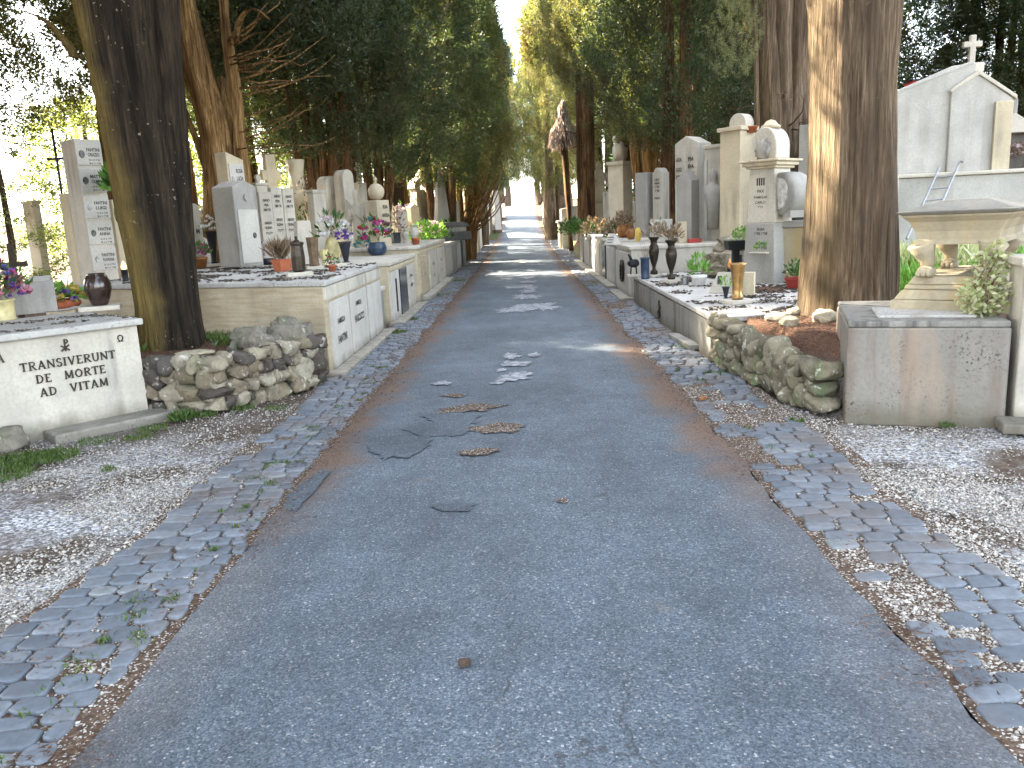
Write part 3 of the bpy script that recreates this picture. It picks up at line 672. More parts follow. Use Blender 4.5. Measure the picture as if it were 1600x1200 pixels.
# foreground right: straight thick trunk
B = G(1322, 492, .47); Yb = B.y+.2; b = Vector((B.x, Yb, gb(B.x, Yb)))
r_ = lambda px, py, dy=0.0: rel(px, py, Yb+dy, b)
tree('cypress_tree', 'massive straight brown trunk standing on needle covered earth above the right rubble wall', b.x, b.y, b.z,
     [([r_(1322, 515), r_(1322, 480), r_(1326, 380), r_(1330, 250), r_(1333, 120), r_(1336, 0), r_(1340, -200), r_(1345, -700), r_(1345, -1300)], [.50, .435, .40, .385, .385, .40, .40, .3, .15]),
      ([r_(1292, 70, .05), r_(1272, 30, .1), r_(1262, -60, .1)], [.06, .045, .04])],
     'bark_brown', [('a', 'cypress_dark', (.3, .4, 4.4), (1.15, 1.15, .9), 3.0)], n=140, seg=90, flute=.05)
# right, second: tall fluted stems behind the wreath monument
b = Vector((px_x(1222, 14.6), 14.6, gb(4.6, 14.6))); r_ = lambda px, py, Y=14.6: rel(px, py, Y, b)
tree('cypress_tree', 'deeply grooved brown trunk of tall stems directly behind the domed wreath monument', b.x, b.y, b.z,
     [([r_(1212, 330), r_(1208, 200), r_(1200, 90), r_(1197, 0), r_(1195, -200)], [.26, .24, .22, .2, .17]), ([r_(1225, 330), r_(1222, 200), r_(1220, 80), r_(1222, -20), r_(1225, -250)], [.3, .26, .22, .22, .16]),
      ([r_(1238, 320), r_(1240, 190), r_(1248, 90), r_(1250, -20), r_(1252, -250)], [.25, .23, .2, .2, .15]), ([r_(1186, 340, 14.4), r_(1182, 150, 14.4), r_(1180, 20, 14.4), r_(1178, -60, 14.4)], [.05, .045, .04, .03])],
     'bark_brown', [('b', 'cypress_dark', (.6, 1.2, 5.0), (1.1, 1.1, .9), 5.0), ('sparse', 'ivy_lit', (-.9, -.3, 3.3), (.24, .24, .22), 1)], twig=[(10, (0, 0), 12, .3, (1.8, 3.4), (.4, .9), (-.1, .5), (0, 6.28), .014)], n=30, seg=40, flute=.10)
b = Vector((px_x(917, 28), 28, gb(2.3, 28))); r_ = lambda px, py, Y=28: rel(px, py, Y, b)
tree('cypress_tree', 'thin straight bare trunk at the lane edge beside the shaggy dead palm', b.x, b.y, b.z, [([r_(917, 360), r_(917, 250), r_(915, 100), r_(912, 0), r_(910, -200)], [.27, .25, .26, .26, .15]), ([r_(906, 350), r_(903, 200), r_(901, 80)], [.07, .06, .05])],
     'bark_red', [('c', 'cypress_olive', (.3, .3, 5.2), (.8, .8, .85), 1), ('sparse', 'cypress_olive', (.5, .4, 3.6), (.6, .6, .5), 2)], twig=[(14, (0, 0), 14, .2, (3.0, 6.0), (.5, 1.3), (-.2, .6), (0, 6.28), .018)], n=22, seg=30)
mtree('sunlit tan trunk right of the thin lane side trunk, above the pale statue tomb', 988, 30, .5, 3.2, 2, 11, 'bark_gold_lit', [('a', 'cypress_olive', (-.3, .1, 3.7), (.9, .9, 1.0), 2.2)], .6)
mtree('group of thin golden stems behind the small white gravestones on the right', 1030, 23, 1.3, 3.0, 6, 12, 'bark_gold_lit', [('b', 'cypress_olive', (-.1, .1, 3.2), (.95, .95, .9), .7)], .55)
mtree('black shaded trunk just left of the gabled white stele', 1058, 19, .3, 3.2, 2, 13, 'bark_red', [('c', 'cypress_dark', (.1, .2, 2.6), (1.1, 1.1, 1.0), 3.1)], .28)
mtree('dark trunk in the shade behind the niche gravestone', 1125, 21, 1.1, 2.6, 4, 14, 'bark_red', [('a', 'cypress_dark', (.1, .3, 2.7), (1.3, 1.3, 1.0), 1.1)], .4, 0, [(16, (0, 0), 13, .3, (1.2, 2.6), (.7, 1.6), (-.1, 1.0), (0, 6.28), .016)])
mtree('dark trunk in the shade between the gabled stele and the pot pillar', 1090, 26, .8, 2.8, 3, 15, 'bark_red', [('b', 'cypress_dark', (0, .3, 2.7), (1.25, 1.25, 1.0), 2.1)], .38)
for px, Y, k, mt, lb in [(868, 43, 'a', 'cypress_olive', 'sunlit yellow green cypress overhanging the lane behind the shaggy dead palm'), (880, 52, 'c', 'cypress_olive', 'cypress trunk rising behind the pale stone monument by the lane'), (862, 64, 'b', 'far_green_haze', 'distant cypress behind the parked white car'),
                         (846, 84, 'far', 'far_green_haze', 'farthest bluish cypress right of the bright clearing'), (945, 38, 'b', 'cypress_olive', 'sunlit cypress filling the gap between the two lane side trunks'), (1010, 36, 'c', 'cypress_dark', 'shaded cypress far behind the thin golden stems')]:
    mtree(lb, px, Y, .5, 3, 2, int(px), 'bark_brown', [(k, mt, (-.1, 0, 2.5), (1., 1., 1.05), Y*.7)], .42)
# backdrop rows
BG_R = [(7.5, 24, 'a', 'cypress_dark', 'dark cypress behind the shaded stems on the right'), (9.8, 23, 'b', 'cypress_dark', 'dark cypress rising left of the white family tomb roof'), (12.6, 22, 'a', 'cypress_dark', 'dense cypress behind the white family tomb gable'), (15.4, 24, 'c', 'cypress_olive', 'lighter cypress right of the stone cross on the family tomb'),
        (13.5, 18.5, 'b', 'cypress_dark', 'dark tree above the small temple shaped tomb'), (17.5, 21, 'a', 'cypress_dark', 'tree at the far right edge above the temple shaped tomb'), (6.8, 33, 'far', 'far_green_haze', 'far tree in the right background behind the niche gravestone'), (10.5, 31, 'far', 'cypress_dark', 'far tree between the grooved trunk and the massive right trunk')]
for i, (x, y, k, mt, lb) in enumerate(BG_R): tree('cypress_tree', lb, x, y, gb(x, y), fan(0, 0, .6, 2.2, 3, 40+i, .4), 'bark_red', [(k, mt, (0, 0, .9), (1.35, 1.35, 1.0), i*1.3)], n=16, seg=16)
BG_L = [(-13.5, 26, 'airy', 'broad_green', 'sunlit leafy tree at the left edge beyond the iron cross', .9), (-10.2, 31, 'broad', 'broad_green', 'sunlit leafy tree seen between the two big left trunks', 1.0), (-8.3, 24, 'airy', 'broad_green', 'small airy green tree behind the name tablet group', .9), (-17.5, 33, 'airy', 'broad_green', 'pale leafy tree far out on the left edge', 1.1),
        (-7.4, 37, 'broad', 'broad_green', 'bright leafy tree behind the ivy covered column', 1.1), (-9.4, 14.8, 'airy', 'broad_green', 'young airy tree with small leaves left of the iron cross', .62)]
for i, (x, y, k, mt, lb, s) in enumerate(BG_L): tree('leafy_tree', lb, x, y, gb(x, y), fan(0, 0, .5*s, 2.0*s, 1 if k == 'airy' else 3, 60+i, .13*s if k == 'airy' else .22*s), 'bark_brown', [(k, mt, (0, 0, .35*s if k == 'airy' else 1.2*s), (s*1.15, s*1.15, s*.9), i*1.3)], n=14, seg=14)
SH_L = [(-7.9, 16.0, 'fine', 3.3, 'overhanging cypress branches at the upper left edge behind the mossy trunk', 'cypress_olive', 1.25), (-7.6, 18.2, 'b', 4.1, 'dark cypress between the mossy trunk and the forked red trunk', 'cypress_dark', 1.35), (-7.9, 23.5, 'a', 3.9, 'dark cypress behind the forked red trunk', 'cypress_dark', 1.2), (-6.6, 29, 'b', 3.3, 'dark cypress behind the vase shaped red trunk', 'cypress_dark', 1.1),
        (-6.0, 46, 'a', 2.2, 'far cypress beyond the sunlit cream blocks on the left', 'cypress_dark', 1.1), (-5.4, 57, 'b', 2.2, 'far cypress behind the grey tapered obelisk', 'cypress_dark', 1.15), (-5.6, 69, 'c', 2.0, 'far cypress near the bright end of the left row', 'far_green_haze', 1.3),
        (-3.6, 98, 'far', 5.0, 'bluish cypress arching over the left of the bright clearing', 'far_green_haze', 1.1), (4.2, 102, 'far', 5.0, 'bluish cypress arching over the right of the bright clearing', 'far_green_haze', 1.1), (4.4, 124, 'far', 5.5, 'pale bluish cypress far beyond the bright clearing', 'far_green_haze', 1.2)]
for i, (x, y, k, zc, lb, mt, s) in enumerate(SH_L): tree('cypress_tree', lb, x, y, gb(x, y), fan(0, 0, .5, zc, 2 if i else 1, 80+i, .34 if i else .2), 'bark_red', [(k, mt, (0, 0, zc), (s, s, .95), i*2.3)]+([('b', 'cypress_dark', (0, 0, 6.6), (1.2, 1.2, .8), 1)] if i == 0 else [('a', 'cypress_dark', (-.3, .1, 4.6), (1.25, 1.25, .9), 2)] if i == 1 else []), n=16, seg=16)  # second crowns on the first two trees added to block the sun
# unseen trees added out of view to block the sun and shade the lane
OFF = [(-7.4, 7.6, 'b', 3.4), (-11.0, 12.6, 'a', 2.4), (-7.0, 1.6, 'a', 3.6), (-8.0, 4.0, 'c', 3.4), (-9.2, 9.9, 'a', 3.0), (-14.5, 15.5, 'b', 2.6), (-16, 19.5, 'a', 2.6), (-15.5, 11.0, 'c', 2.2), (-11.0, 6.2, 'a', 2.6), (-6.2, 6.0, 'a', 4.2), (-9.5, 8.3, 'b', 4.4), (-5.2, 2.2, 'b', 4.3), (-12.6, 13.2, 'a', 4.2), (-4.6, -2.6, 'c', 4.2), (5.4, 5.2, 'a', 4.6), (5.0, .5, 'b', 4.6), (-12.2, 9.4, 'c', 4.2)]
for i, (x, y, k, zc) in enumerate(OFF): tree('cypress_tree', 'unseen cypress added out of view to shade the lane', x, y, gb(x, y), fan(0, 0, .5, zc, 2, 95+i, .36), 'bark_red', [(k, 'cypress_dark', (0, 0, zc), (1.25, 1.25, .95), i*1.9)], n=14, seg=14, group='unseen cypresses added for shade')
# ------------------------------------------------------------------ lettering
TXT = {}
def text_mesh(s):
    if s not in TXT:
        c = bpy.data.curves.new('t', 'FONT'); c.body = s; c.size = 1; c.align_x = 'CENTER'; c.extrude = .02; c.offset = .03
        o = bpy.data.objects.new('t', c); me = bpy.data.meshes.new_from_object(o)
        TXT[s] = ([v.co.copy() for v in me.vertices], [tuple(p.vertices) for p in me.polygons])
        bpy.data.objects.remove(o); bpy.data.curves.remove(c); bpy.data.meshes.remove(me)
    return TXT[s]
def letter(mb, s, x, z, h, y=0.0, wmax=None, org=(0, 0), rz=0.0, cond=1.0):
    vs, fs = text_mesh(s); k = h/.72; kx = k*cond
    if wmax:
        w0 = max(v.x for v in vs)-min(v.x for v in vs); kx = min(kx, wmax/w0)
    c, n = math.cos(rz), math.sin(rz); out = []
    for v in vs:
        lx, ly = x+v.x*kx, y-(v.z+.02)*.08*k-.0005
        out.append((org[0]+lx*c-ly*n, org[1]+lx*n+ly*c, z+v.y*k))
    mb.add(out, fs)
def arc(cx, cy, rx, ry, a0, a1, n=9): return [(cx+rx*math.cos(rad(a0+(a1-a0)*i/n)), cy+ry*math.sin(rad(a0+(a1-a0)*i/n))) for i in range(n+1)]
TK, TN = .15, .085                                # thick and thin strokes of the bronze roman letters
GL = {'T': (.72, [([(.36, 0), (.36, 1)], TK), ([(0, .95), (.72, .95)], .1), ([(.02, .8), (.02, 1)], .06), ([(.70, .8), (.70, 1)], .06), ([(.2, .03), (.52, .03)], .06)]),
      'R': (.78, [([(.15, 0), (.15, 1)], TK), ([(.15, .96)]+arc(.4, .74, .24, .22, 90, -90)+[(.15, .52)], .1), ([(.35, .5), (.72, .02)], TK), ([(0, .03), (.3, .03)], .06), ([(.62, .03), (.82, .03)], .06)]),
      'A': (.84, [([(.1, 0), (.42, 1)], TN), ([(.42, 1), (.74, 0)], TK), ([(.22, .33), (.62, .33)], .08), ([(0, .03), (.22, .03)], .06), ([(.6, .03), (.88, .03)], .06)]),
      'N': (.86, [([(.12, 0), (.12, 1)], TN), ([(.1, .98), (.74, .02)], TK), ([(.74, 0), (.74, 1)], TN), ([(0, .03), (.25, .03)], .06), ([(.6, .97), (.88, .97)], .06)]),
      'S': (.6, [(arc(.3, .74, .22, .22, 20, 270)+arc(.3, .27, .24, .25, 90, -160), .12)]),
      'I': (.34, [([(.17, 0), (.17, 1)], TK), ([(0, .03), (.34, .03)], .06), ([(0, .97), (.34, .97)], .06)]),
      'V': (.84, [([(.1, 1), (.42, 0)], TK), ([(.42, 0), (.74, 1)], TN), ([(0, .97), (.24, .97)], .06), ([(.62, .97), (.86, .97)], .06)]),
      'E': (.64, [([(.15, 0), (.15, 1)], TK), ([(0, .95), (.58, .95)], .1), ([(.15, .52), (.45, .52)], .08), ([(0, .05), (.62, .05)], .1), ([(.58, .82), (.58, .99)], .05), ([(.61, 0), (.61, .2)], .05)]),
      'U': (.82, [([(.14, 1), (.14, .33)]+arc(.42, .33, .28, .3, 180, 360)+[(.7, 1)], .12), ([(0, .97), (.28, .97)], .06), ([(.58, .97), (.82, .97)], .06)]),
      'D': (.82, [([(.15, 0), (.15, 1)], TK), ([(.1, .95)]+arc(.3, .5, .42, .45, 90, -90)+[(.1, .05)], .11), ([(0, .03), (.2, .03)], .06), ([(0, .97), (.2, .97)], .06)]),
      'M': (1.0, [([(.12, 0), (.16, 1)], TN), ([(.16, 1), (.5, .1)], TK), ([(.5, .1), (.84, 1)], TN), ([(.84, 1), (.88, 0)], TK), ([(0, .03), (.25, .03)], .06), ([(.74, .03), (1.0, .03)], .06)]),
      'O': (.86, [(arc(.43, .5, .34, .44, 0, 360, 18), .13)]), ' ': (.5, []), 'P': (.7, [([(.15, 0), (.15, 1)], TK), ([(.15, .96)]+arc(.4, .74, .24, .22, 90, -90)+[(.15, .52)], .1)]),
      'W': (.8, [([(.05, .04), (.3, .04), (.3, .14)]+arc(.42, .55, .34, .42, 245, -65, 16)+[(.54, .14), (.54, .04), (.79, .04)], .11)]),   # omega
      'K': (.9, [([(.45, 0), (.45, 1.25)], .12), ([(.45, 1.2)]+arc(.55, 1.02, .2, .19, 90, -90)+[(.45, .83)], .1), ([(.05, .05), (.85, .62)], .13), ([(.05, .62), (.85, .05)], .13)])}   # chi-rho
def roman(mb, s, xc, z, h, y=-.012, gap=.16):
    tot = sum(GL[c][0]+gap for c in s)-gap; x = xc-tot*h/2
    for c in s:
        for pts, wd in GL[c][1]:
            for (ax, az), (bx, bz) in zip(pts, pts[1:]):
                dx, dz = bx-ax, bz-az; l = math.hypot(dx, dz)
                if l < 1e-6: continue
                ux, uz = dx/l, dz/l; e = wd*.12 if len(pts) > 2 else 0; q = []
                for px_, pz_, sg in ((ax-ux*e, az-uz*e, 1), (bx+ux*e, bz+uz*e, 1), (bx+ux*e, bz+uz*e, -1), (ax-ux*e, az-uz*e, -1)):
                    q.append((x+(px_+uz*wd/2*sg)*h, z+(pz_-ux*wd/2*sg)*h))
                dy = .0006*(hash((ax, bz, wd)) % 7)
                mb.prof(q[::-1], y-dy*.3, .002)
        x += (GL[c][0]+gap)*h
# ------------------------------------------------------------------ plants and vessels
def blooms(r, C, size, petals=11):
    n = len(C); P = np.repeat(C, petals, 0); d = r.normal(size=(n*petals, 3)); d[:, 2] = np.abs(d[:, 2])*.8+.1; d = nrm(d); s = np.repeat(size*r.uniform(.7, 1.25, n), petals)
    return kites(P, d, s*.62, s*.55, r)
def bouquet(t, c, rx, rzz, kinds=(), leaves=None, stems=0, seed=1, dome=True, long=False):
    r = np.random.default_rng(seed)
    def pts(n, inner=.0):
        p = nrm(r.normal(size=(n, 3)))*(inner+(1-inner)*r.random((n, 1))**.4)
        if dome: p[:, 2] = np.abs(p[:, 2])*1.25-.25
        return np.array(c)+p*np.array([rx, rx, rzz])
    if leaves:
        mt, n, L = leaves; p = pts(n, .1)
        d = nrm((p-np.array(c)-np.array([0, 0, -rzz*.6]))+r.normal(0, rx*.35, (n, 3)))
        if long: p = np.array(c)+r.normal(0, rx*.2, (n, 3))*np.array([1, 1, .3])-np.array([0, 0, rzz*.3]); d = nrm(np.stack([r.normal(0, .5, n), r.normal(0, .5, n), np.full(n, 1.)], 1))
        v, f = kites(p, d, r.uniform(.7, 1.3, n)*L, r.uniform(.7, 1.3, n)*L*(.12 if long else .42), r); np_obj('leaves', v, f, mt, t)
    for mt, n, s in kinds:
        v, f = blooms(r, pts(n, .55), s); np_obj('blossoms', v, f, mt, t)
    if stems:
        mb = MB()
        for k in range(stems):
            a = r.uniform(0, 6.28); q = r.uniform(.1, .9)*rx; mb.tube([(c[0], c[1], c[2]-rzz*1.0), (c[0]+q*.5*math.cos(a), c[1]+q*.5*math.sin(a), c[2]-rzz*.2), (c[0]+q*math.cos(a), c[1]+q*math.sin(a), c[2]+rzz*r.uniform(.3, .9))], [.004, .003, .002], 5)
        mb.build('stems', 'leaf_dry', t)
VP = {'cone': [(.55, 0), (.6, .03), (.35, .06), (.36, .1), (.62, .55), (.88, .92), (1, .95), (1, 1), (.86, 1), (.8, .9)], 'bowl': [(.6, 0), (.85, .15), (1, .45), (.98, .75), (.86, .93), (.92, 1), (.8, 1), (.78, .9)],
      'pot': [(.7, 0), (.92, .78), (1, .8), (1, 1), (.9, 1), (.86, .86)], 'cyl': [(.9, 0), (.92, .06), (.86, .1), (.9, .9), (1, .94), (1, 1), (.88, 1), (.84, .9)],
      'urn': [(.62, 0), (.66, .08), (.3, .14), (.3, .2), (.75, .42), (.95, .62), (.8, .76), (.55, .82), (.6, .9), (.95, .97), (1, 1), (.8, 1), (.5, .88)], 'bulge': [(.5, 0), (.6, .03), (.82, .25), (1, .5), (.96, .72), (.74, .93), (.62, .96), (.66, 1), (.5, 1), (.48, .92)],
      'flare': [(.62, 0), (.7, .05), (.66, .1), (.56, .14), (.58, .3), (.66, .6), (.86, .94), (1, 1), (.88, 1), (.76, .9)], 'taper': [(.74, 0), (.78, .05), (.7, .1), (.68, .3), (.84, .9), (.92, 1), (.8, 1), (.76, .9)],
      'hex': [(.7, 0), (.95, .06), (.98, .5), (.86, .86), (1, .9), (1, .96), (.3, 1)]}
def pot(name, label, px, py, z0, py_top, wpx, style, mt, cat='vase', group=None, slab=None, P=None, fl=None, seed=1, n=20, soil=True, sq=1.0, flute=0):
    p = P or G(px, py, z0); Y = p.y; h = (py-py_top)*Y/F; r = wpx*Y/F/2
    t = thing(name, label, cat, (p.x, p.y, z0), 0, group); zb = 0
    if slab:
        MB().box(0, 0, 0, r*2*slab, r*2*slab*.8, .045, rz=.4).build('base_slab', 'white_marble', t, bevel=.006); zb = .045; h = max(.04, h-.0)
    MB().lathe([(a*r, zb+b*h) for a, b in VP[style]], n, flute=flute, fa=.06, sq=sq).build('vessel', mt, t, smooth=n > 8)
    if fl:
        rp, hp, kinds, leaves, stems = fl[:5]; lg = len(fl) > 5
        R = rp*Y/F; Hh = hp*Y/F; bouquet(t, (0, 0, zb+h+Hh*.25), R, Hh*.75, [(m, k, s*R) for m, k, s in kinds], (leaves[0], leaves[1], leaves[2]*R) if leaves else None, stems, seed, long=lg)
    return t
def cross_mb(mb, h, w, th, bar=.66, y=0.0, z=0.0, d=None):
    d = d or th
    mb.box(0, y, z, th, d, h); mb.box(0, y, z+h*bar-th/2, w, d*.97, th*.98); return mb
# ------------------------------------------------------------------ gravestones
def outline(w, h, top, k=.3):
    if top == 'gable': return [(-w/2, 0), (w/2, 0), (w/2, h-w*k), (0, h), (-w/2, h-w*k)]
    if top == 'slope': return [(-w/2, 0), (w/2, 0), (w/2, h-w*k), (-w/2, h)]
    if top == 'arch':
        r = w/2; return [(-r, 0), (r, 0)]+[(r*math.cos(rad(a)), h-r+r*math.sin(rad(a))) for a in range(0, 181, 12)]
    if top == 'shoulder':
        r = w*.36; return [(-w/2, 0), (w/2, 0), (w/2, h-r)]+[(r*math.cos(rad(a)), h-r+r*math.sin(rad(a))) for a in range(0, 181, 12)]+[(-w/2, h-r)]
    if top == 'taper': return [(-w/2, 0), (w/2, 0), (w*k, h), (-w*k, h)]
    return [(-w/2, 0), (w/2, 0), (w/2, h), (-w/2, h)]
def frame_for(px, Y, wf, ws, rz):
    x = D(px, 330, Y).x; df = rz+math.atan2(x, Y)
    return x, PXW(wf, Y)/max(.25, abs(math.cos(df))), PXW(ws, Y)/max(.25, abs(math.sin(df)))
def stele(name, label, px, Y, py_top, wf, ws, rzd, mt, top='flat', z0=None, k=.3, plinth=None, cap=None, plq=None, lines=None, portrait=None, cross=None, cat='gravestone', group=None, py_base=None, dmin=.08):
    rz = rad(rzd); x, w, d = frame_for(px, Y, wf, ws, rz); d = max(dmin, d)
    if z0 is None: z0 = ZT(px, py_base, Y) if py_base else gz(Y)+.42
    h = ZT(px, py_top, Y)-z0; t = thing(name, label, cat, (x, Y, z0), rz, group)
    MB().prof(outline(w, h, top, k), -d/2, d/2).build('body', mt, t, bevel=.012)
    if plinth: MB().box(0, 0, 0, w*1.25, d*1.3, plinth).build('plinth', mt, t, bevel=.01)
    if cap: MB().box(0, 0, h, w*1.14, d*1.2, cap).build('cap', mt, t, bevel=.012)
    if plq:
        for (a, b, c, e) in plq: MB().box((a+b)/2*w, -d/2-.006, c*h, (b-a)*w, .02, (e-c)*h).build('plaque', 'plaque_marble', t, bevel=.004)
    if portrait:
        for (a, c, s, m) in portrait:
            pm_ = MB(); pm_.lathe([(s*w, 0), (s*w*.9, .012)], 18); q = pm_.build('portrait', m, t, smooth=False); q.rotation_euler = (rad(90), 0, 0); q.scale = (.72, 1, 1); q.location = (a*w, -d/2-.016, c*h)
    if lines:
        lm = MB()
        for (s, a, c, hh, wm) in lines: letter(lm, s, a*w, c*h, hh*h, -d/2-.017, wm*w)
        lm.build('lettering', 'letter_dark', t)
    if cross:
        ch, cw, th = cross; cross_mb(MB(), ch, cw, th, z=h+(cap or 0)).build('cross', mt, t, bevel=.008)
    return t, w, h, d
# ------------------------------------------------------------------ tomb rows along the lane
def tomb(name, label, side, y0, y1, depth, h, body, capm, xf=None, skew=0.0, panels=(), plinth=None, cap=.06, z0=None, group=None, capover=.035, sidemat=None):
    xf = xf if xf is not None else (-2.06 if side < 0 else 1.9); L = y1-y0; z0 = gz(y0)-.03 if z0 is None else z0
    t = thing(name, label, 'tomb', (xf, y0 if side < 0 else y1, z0), rad(90) if side < 0 else rad(-90), group)
    s = skew*depth
    def pl(o, z_0, z_1): return MB().plan([(-o, -o), (L+o, -o), (L+o+s, depth+o), (s-o, depth+o)], z_0, z_1)
    pl(0, 0, h-cap).build('body', body, t, bevel=.01)
    pl(capover, h-cap+.001, h).build('top_slab', capm, t, bevel=.012)
    for k, (a, b, zc0, zc1, m) in enumerate(panels):
        MB().box((a+b)/2, -.012, zc0, b-a, .03, zc1-zc0).build('front_panel', m, t, bevel=.005)
    if plinth:
        a, b, pd, ph = plinth; MB().box((a+b)/2, -pd/2+.02, 0, b-a, pd+.04, ph).build('plinth', 'white_marble', t, bevel=.012)
    return t
def lines_on(t, items, mt='bronze_dark'):
    lm = MB()
    for s, x, z, hh, wm in items: letter(lm, s, x, z, hh, -.028, wm)
    return lm.build('lettering', mt, t)
# ================= left side, near tomb with latin inscription
rzL = rad(48); tL = thing('tomb', 'white marble tomb block inscribed TRANSIVERUNT DE MORTE AD VITAM at the left edge', 'tomb', (-3.33, 6.83, -.03), rzL)
MB().box(-.85, .62, 0, 1.7, 1.24, .83).build('body', 'white_marble', tL, bevel=.008)
MB().box(-.85, .60, .831, 1.76, 1.34, .055).build('top_slab', 'slab_litter', tL, bevel=.012)
MB().box(-.375, -.13, 0, .95, .30, .085).build('plinth', 'slab_litter', tL, bevel=.014)
lm = MB(); roman(lm, 'TRANSIVERUNT', -.575, .575, .068); roman(lm, 'DE  MORTE', -.575, .465, .068); roman(lm, 'AD  VITAM', -.565, .355, .068)
roman(lm, 'K', -.59, .690, .078); roman(lm, 'W', -.155, .705, .058); roman(lm, 'A', -1.06, .67, .07); lm.build('lettering', 'bronze_dark', tL)
def onL(lx, ly): v = Vector((lx, ly, 0)); v.rotate(Matrix.Rotation(rzL, 3, 'Z')); return Vector((-3.33+v.x, 6.83+v.y, 0))
zL = .857
pot('flower_bowl', 'shallow terracotta bowl of mixed small flowers on a white saucer atop the inscribed tomb', 95, 482, zL, 468, 62, 'bowl', 'terracotta', 'flower pot', fl=(40, 20, [('petal_yellow', 26, .34), ('petal_purple', 18, .26), ('petal_white', 14, .24)], ('leaf_bright', 120, .38), 0), seed=3)
q = G(97, 485, zL); t = thing('saucer', 'wide white saucer under the terracotta flower bowl', 'saucer', (q.x, q.y, zL)); MB().lathe([(.1, 0), (.17, .022), (.18, .022), (.12, .006)], 24).build('dish', 'white_glaze', t, smooth=True)
t = pot('grave_vase', 'glossy dark brown round grave vase on a square white slab', 158, 484, zL, 434, 40, 'bulge', 'brown_glaze', slab=1.45, seed=4); MB().lathe([(.065, .30), (.072, .31), (.07, .325), (.0, .33)], 18).build('lid', 'black_iron', t, smooth=True)
q = G(45, 492, zL); t = thing('headstone_slab', 'blank pale grey headstone slab standing upright on the inscribed tomb', 'headstone', (q.x-.05, q.y+.1, zL), rad(40)); MB().prof([(-.26, 0), (.24, 0), (.24, .31), (-.26, .25)], -.03, .03).build('slab', 'grey_stone', t, bevel=.006)
pot('flower_vase', 'beige stone vase with a pink, magenta and blue bouquet at the left edge', 4, 500, zL, 468, 44, 'cyl', 'beige_ceramic', fl=(44, 62, [('petal_pink', 11, .5), ('petal_magenta', 8, .42), ('petal_blue', 26, .26), ('petal_purple', 16, .26), ('petal_pale', 8, .3)], ('leaf_green', 110, .4), 8), seed=7)
q = G(27, 488, zL); t = thing('photo_frame', 'small blue and white photo stand beside the beige vase', 'photo stand', (q.x+.03, q.y-.02, zL), rad(38)); pm_ = MB(); pm_.box(0, 0, 0, .14, .02, .14); o = pm_.build('frame', 'white_marble', t, bevel=.004); MB().box(-.02, -.013, .02, .07, .006, .10).build('photo', 'blue_paper', t)
q = G(12, 702); t = thing('boundary_stone', 'mossy rounded grey stone lying at the foot of the inscribed tomb', 'stone', (q.x-.02, q.y+.05, -.02)); MB().rock((0, 0, .07), (.13, .12, .11), 3, .3, 1.2, 3).build('stone', 'pitted_rock', t, smooth=True)
# ================= dry stone walls
def stonewall(name, label, path, hts, mt, seed, depth=.22, size=(.13, .24)):
    r = random.Random(seed); mb = MB(); P = [Vector((*p, 0)) for p in path]
    for a, b, ha, hb in zip(P, P[1:], hts, hts[1:]):
        L = (b-a).length; u = (b-a)/L; nrm_ = Vector((u.y, -u.x, 0)); z = 0
        while z < max(ha, hb)-.03:
            hgt = r.uniform(.11, .18); s = -r.uniform(0, .06)
            while s < L:
                wd = r.uniform(*size)*r.choice((.7, 1, 1, 1.25)); hh = ha+(hb-ha)*min(1, max(0, (s+wd/2)/L))
                if z < hh-.04:
                    hz = min(hgt*r.uniform(.85, 1.25), hh-z+.05); c = a+u*(s+wd/2)+nrm_*r.uniform(-.02, .03); big = r.uniform(.9, 1.1)
                    rr = (wd*.66*big, depth*.58, hz*.69); vs, fs = ico_base(3); an = math.atan2(u.y, u.x); base = len(mb.v); sub = MB()
                    sub.rock((0, 0, 0), rr, 3, .17, 1.5, r.uniform(0, 99), 9); ca, sa = math.cos(an), math.sin(an); tl = r.uniform(-.18, .18)
                    for v in sub.v:
                        x_, z_ = v[0]*math.cos(tl)-v[2]*math.sin(tl), v[0]*math.sin(tl)+v[2]*math.cos(tl)
                        mb.v.append((c.x+x_*ca-v[1]*sa, c.y+x_*sa+v[1]*ca, z+hz*.5+z_))
                    mb.f += [tuple(i+base for i in f) for f in sub.f]
                    if r.random() < .8:                       # small chinking stones
                        cc = a+u*(s+r.uniform(-.02, .03))+nrm_*.03; mb.rock((cc.x, cc.y, z+hz*r.uniform(.2, .9)), (r.uniform(.025, .05),)*3, 2, .4, 1.5, r.uniform(0, 99))
                s += wd*.93
            z += hgt*.88
        mb_core = (a+b)/2
    o = mb.build(name, mt, None, smooth=True, label=label, cat='wall'); return o
stonewall('dry_stone_wall', 'low rubble wall of dark and tan stones between the inscribed tomb and the long platform tomb', [(-3.32, 6.93), (-2.78, 6.88), (-2.40, 7.35), (-2.12, 7.95)], [.47, .44, .46, .44], 'rubble_left', 4)
stonewall('dry_stone_wall', 'low mossy rubble wall holding back the needle covered earth under the massive right trunk', [(1.94, 8.12), (2.03, 7.2), (2.12, 6.5), (2.24, 5.92)], [.46, .42, .38, .37], 'rubble_right', 9, size=(.13, .22))
t = thing('boulder', 'large pitted grey boulder leaning at the corner of the platform tomb', 'boulder', (-2.33, 7.86, 0)); MB().rock((0, 0, .36), (.22, .2, .34), 4, .42, 1.6, 12).build('stone', 'pitted_rock', t, smooth=True)
t = thing('boulder', 'jagged pitted rock lying on top of the left rubble wall', 'boulder', (-2.62, 7.55, .42)); MB().rock((0, 0, .08), (.2, .15, .13), 4, .45, 1.6, 22).build('stone', 'pitted_rock', t, smooth=True)
